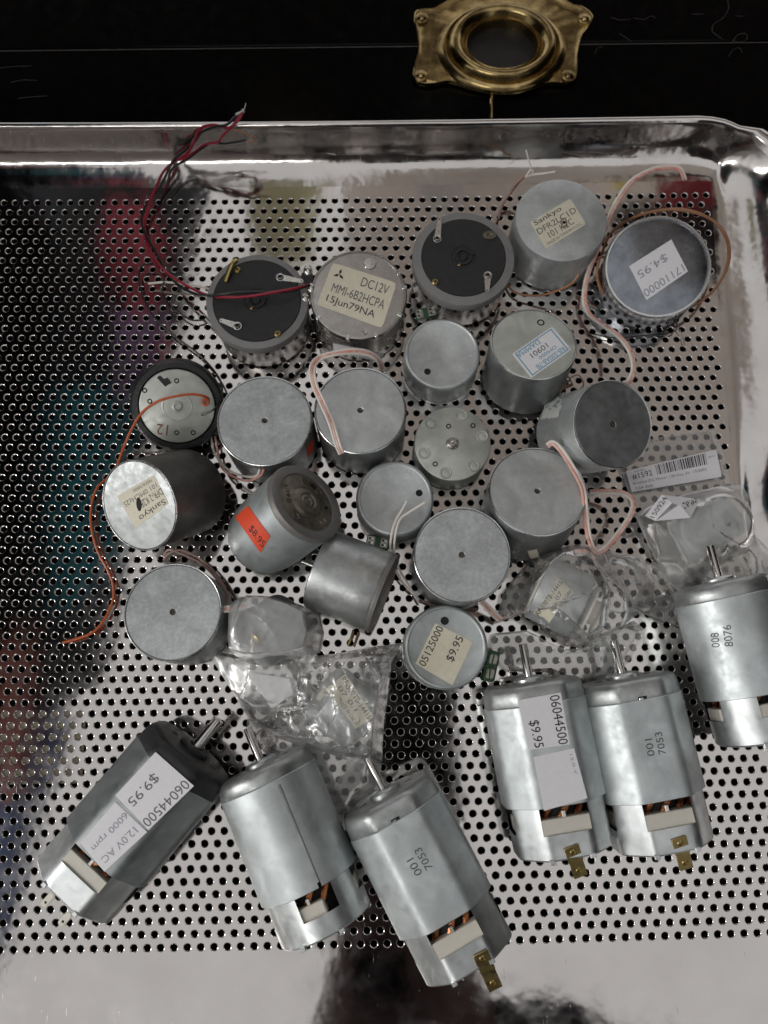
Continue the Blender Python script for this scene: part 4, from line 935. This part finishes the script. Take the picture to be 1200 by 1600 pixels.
pl = thing('brass_escutcheon', Matrix.Translation(un(783, 80, ZB)), 'worn brass plate with an oval opening and four riveted corners', 'brass plate')
oz = [(140, 70), (150, 58), (185, 52), (225, 50), (260, 32), (310, 5), (370, -22), (470, -42), (570, -48), (680, -42), (780, -28), (840, 5), (880, 28), (935, 42), (972, 70), (980, 92), (960, 135), (930, 175), (915, 220), (905, 270), (905, 330), (900, 375), (870, 398), (830, 402), (780, 398), (720, 410), (640, 428), (520, 436), (420, 425), (345, 402), (290, 392), (240, 402), (190, 405), (150, 392), (133, 360), (140, 310), (155, 260), (158, 210), (150, 150), (138, 110)]
OP = [un(600 + x / 3, y / 3, ZB + .15) for x, y in oz]; OP = catmull(OP + [OP[0]], 4)[:-1]
cc = un(600 + 548 / 3, 240 / 3, ZB + .15)
a_ = un(600 + 822 / 3, 240 / 3, ZB + .15).x - cc.x; b_ = un(600 + 548 / 3, 50 / 3, ZB + .15).y - cc.y
ah, bh = a_ * .60, b_ * .62
vs = []; fs = []; m = len(OP)
prf = [(0, 0.12), (0, .26), (.04, .34), (.10, .33), (.16, .27), (.35, .27), (.7, .30), (1.0, .34)]
for k, (f, z_) in enumerate(prf):
    for p in OP:
        v = p - cc; th = math.atan2(v.y / b_, v.x / a_); e_ = cc + V((a_ * 1.03 * math.cos(th), b_ * 1.03 * math.sin(th), 0))
        q = p + (e_ - p) * f; vs.append((q.x, q.y, ZB + z_ + .03 * noise.noise(V((q.x * 2, q.y * 2, 0)))))
for k in range(len(prf) - 1):
    for i in range(m):
        j = (i + 1) % m; fs.append((k * m + i, k * m + j, k * m + m + j, k * m + m + i))
MB().add(vs, fs).build('scalloped_plate', M_['brass'], pl, smooth=60)
def oval(f, z): return [(a_ * f, z)]
X = Matrix.Translation((cc.x, cc.y, ZB))
def el(prof, mat, name): MB(X).lathe([(a_ * f, z) for f, z in prof], 90, sx=1, sy=b_ / a_).build(name, M_[mat], pl, smooth=50)
el([(1.10, .30), (1.08, .40), (1.04, .52), (1.0, .60), (.97, .62), (.945, .56), (.935, .52), (.92, .60), (.90, .74), (.87, .88), (.83, .96), (.79, .98), (.74, .93), (.70, .82), (.665, .66), (.645, .58), (.635, .60), (.625, .66), (.605, .68), (.59, .62), (.582, .45), (.58, .1)], 'brass', 'oval_moulding')
MB(X).lathe([(0, .13), (a_ * .585, .13)], 60, sy=b_ / a_).build('opening', M_['rubber'], pl)
for x, y in ((177, 88), (938, 92), (172, 358), (862, 358)):
    Y = Matrix.Translation(un(600 + x / 3, y / 3, ZB + .28)); MB(Y).lathe([(.34, -.05), (.32, .06), (.22, .09), (.2, .14), (.12, .2), (0, .22)], 24).build('rivet', M_['brass'], pl)
mb = MB(); mb.tube(W((768, 142, ZB + .2), (768, 160, ZB + .3), (768, 175, ZB + .2), (768, 186, ZB + .1)), .10, 10)
mb.build('latch_rod', M_['brass'], pl)

# ------------------------------------------------------------------ unseen things round the tray, most of them added to shape its reflections
def mir(px, py, Z):
    p = un(px, py, -Z); return V((p.x, p.y, Z))
def cloth(lab, quad, Z, col, seed=0, name='reflection_sheet', nx=14, amp=2.0):  # unseen coloured sheets, made up to give the tray its reflections
    m = plastic('cloth_' + lab.split()[0], col, .9, var=.15, scale=.2)
    vs = []; fs = []
    for side in (0, 1):
        for j in range(nx + 1):
            for i in range(nx + 1):
                x, y = bil(quad, i / nx, j / nx)
                x += 26 * noise.noise(V((i * .25, j * .25, seed))); y += 26 * noise.noise(V((i * .25, j * .25, seed + 9)))
                p = mir(x, y, Z); vs.append((p.x, p.y, Z + amp * math.sin(i * .9 + seed) + side * .4))
    k = nx + 1; b = k * k
    for side in (0, 1):
        for j in range(nx):
            for i in range(nx):
                q = (j * k + i, j * k + i + 1, (j + 1) * k + i + 1, (j + 1) * k + i); q = tuple(side * b + v for v in q); fs.append(q if side else q[::-1])
    o = MB().add(vs, fs).build(name, m, None, smooth=180)
    tag(o, lab, 'cloth'); return o
ph = MB(Matrix(CR).transposed().to_4x4())
phM = cam.matrix_world.copy()
o = MB(phM).box(-1.2, 6.2, -13.2, 1.4, .25, 1.05, b=.35).build('smartphone', M_['lacquer'], None); tag(o, 'black smartphone held flat above the tray', 'phone')
cloth('black sheet added over the left side of the tray for its dark reflection', [(-330, 120), (345, 130), (150, 1080), (-330, 1320)], 62, (.065, .075, .085), 1)  # large dark sheet added to blacken the left half of the reflection
cloth('crimson sheet added in front of the black one for a red reflection', [(160, 330), (235, 300), (265, 560), (190, 570)], 58, (.92, .16, .22), 2, nx=8, amp=1)  # this and the next four stand in for unknown coloured things reflected
cloth('teal sheet added in front of the black one for a teal reflection', [(60, 640), (215, 560), (190, 880), (80, 960)], 57, (.08, .50, .62), 3, nx=8, amp=1)
cloth('purple sheet added in front of the black one for a purple reflection', [(170, 470), (260, 500), (240, 600), (190, 640)], 56, (.5, .32, .6), 4, nx=8, amp=1)
cloth('maroon sheet added beside the black one for a maroon reflection', [(-40, 960), (60, 980), (50, 1240), (-60, 1260)], 60, (.46, .18, .15), 5, nx=8, amp=1)
cloth('navy sheet added beside the black one for a blue reflection', [(40, 1090), (110, 1090), (-20, 1560), (-120, 1500)], 64, (.16, .25, .50), 6, nx=8, amp=1)
cloth('yellow sheet added beyond the far tray rim for a yellow reflection', [(390, 150), (505, 150), (500, 420), (400, 420)], 70, (1.0, .86, .5), 7, nx=8, amp=1)  # made-up sheet behind the yellow patch in the steel
cloth('crimson sheet added beyond the right tray corner for a red reflection', [(1040, 260), (1180, 230), (1190, 330), (1030, 330)], 60, (.5, .05, .07), 8, nx=8, amp=1)  # this and the next are made-up sheets reflected near the corner
cloth('charcoal sheet added beyond the right tray corner for a dark reflection', [(950, 335), (1150, 320), (1160, 440), (1060, 430)], 58, (.012, .012, .013), 9, nx=8, amp=1)
cloth('maroon sleeve of the photographer', [(560, 1280), (640, 1260), (800, 1620), (480, 1640)], 44, (.22, .13, .13), 10, nx=8, amp=1)
cloth('black coat skirt of the photographer', [(720, 1545), (960, 1600), (1000, 1750), (640, 1750)], 46, (.006, .006, .007), 11, nx=8, amp=1)
cloth('black sheet added for a dark blob in the reflection of the photographer', [(545, 1490), (640, 1490), (630, 1570), (550, 1570)], 38, (.006, .006, .007), 12, nx=8, amp=.5)  # plain black sheet supplying one dark blob of the reflection
# unseen dark board added at the right to darken the right-hand motor facets
MB().box(62, 65, -60, 70, -3, 85, b=.3).build('added_side_board', M_['under'], None)
tag(bpy.data.objects['added_side_board'], 'tall dark board added to the right of the tray to darken reflections', 'shelf')
cloth('taupe sheet added high above the far end of the tray to dull its reflection', [(420, -300), (1700, -300), (1700, 980), (640, 900)], 125, (.86, .78, .72), 15, nx=14, amp=2)  # unseen sheet added so the upper right of the tray reflects darker
MB().box(-46, -44, 4, 60, -3, 80, b=.3).build('added_left_board', M_['under'], None)  # unseen board added to darken what the right rim wall mirrors
tag(bpy.data.objects['added_left_board'], 'dark board added to the left of the tray to darken reflections in its right wall', 'crate')
p0 = un(45, 1168, -.28)
o = MB().box(p0.x - 2.6, p0.x + 2.2, p0.y - 1.4, p0.y + 1.6, -.34, -.26, b=.03).build('paper_card', M_['cream'], None)
tag(o, 'pale card under the tray, showing through the holes at the lower left', 'card')
cloth('brown sheet added beyond the far rim of the tray to darken its reflection', [(-300, -150), (1500, -150), (1500, 245), (-300, 268)], 80, (.17, .14, .12), 16, nx=20, amp=2)  # made-up backdrop that darkens the band along the far rim
cloth('white sheet added beyond the far rim of the tray for a bright reflection', [(640, 120), (720, 120), (715, 330), (660, 330)], 76, (.9, .85, .8), 17, nx=8, amp=1)  # this and the next are added sheets tinting the far band
cloth('bright yellow sheet added beyond the far rim of the tray for a yellow reflection', [(955, 205), (1020, 200), (1000, 275), (965, 280)], 72, (.95, .75, .03), 18, nx=8, amp=1)
mb = MB(); k = 24; vs = []  # unseen sheet for the photographer, added to darken the far wall reflections
for side in (0, 1):
    for j in range(11):
        for i in range(k + 1):
            a = PI * i / k; u = math.cos(a)
            vs.append((14 + 27 * u, -50 + 6 * math.sin(a) - side * 1.0 + 1.5 * math.sin(i * .9 + j * .3), 8 + j * 6.4))
fs = []
for side in (0, 1):
    for j in range(10):
        for i in range(k):
            q = [side * 11 * (k + 1) + v for v in (j * (k + 1) + i, j * (k + 1) + i + 1, (j + 1) * (k + 1) + i + 1, (j + 1) * (k + 1) + i)]; fs.append(tuple(q if side else q[::-1]))
mb.add(vs, fs); o = mb.build('added_coat', plastic('charcoal_wool', (.03, .022, .022), .9, var=.3, scale=.3), None, smooth=180)
tag(o, 'charcoal coat sheet for the photographer, added to darken the far rim reflections', 'coat')
MB().box(-150, 60, -116, -112, -3, 150, b=.5).build('added_rear_board', plastic('brown_board', (.10, .085, .075), .7, var=.3, scale=.1), None)  # unseen board added to darken the steep far wall of the tray
tag(bpy.data.objects['added_rear_board'], 'tall brown board added behind the photographer to darken the far rim reflections', 'board')
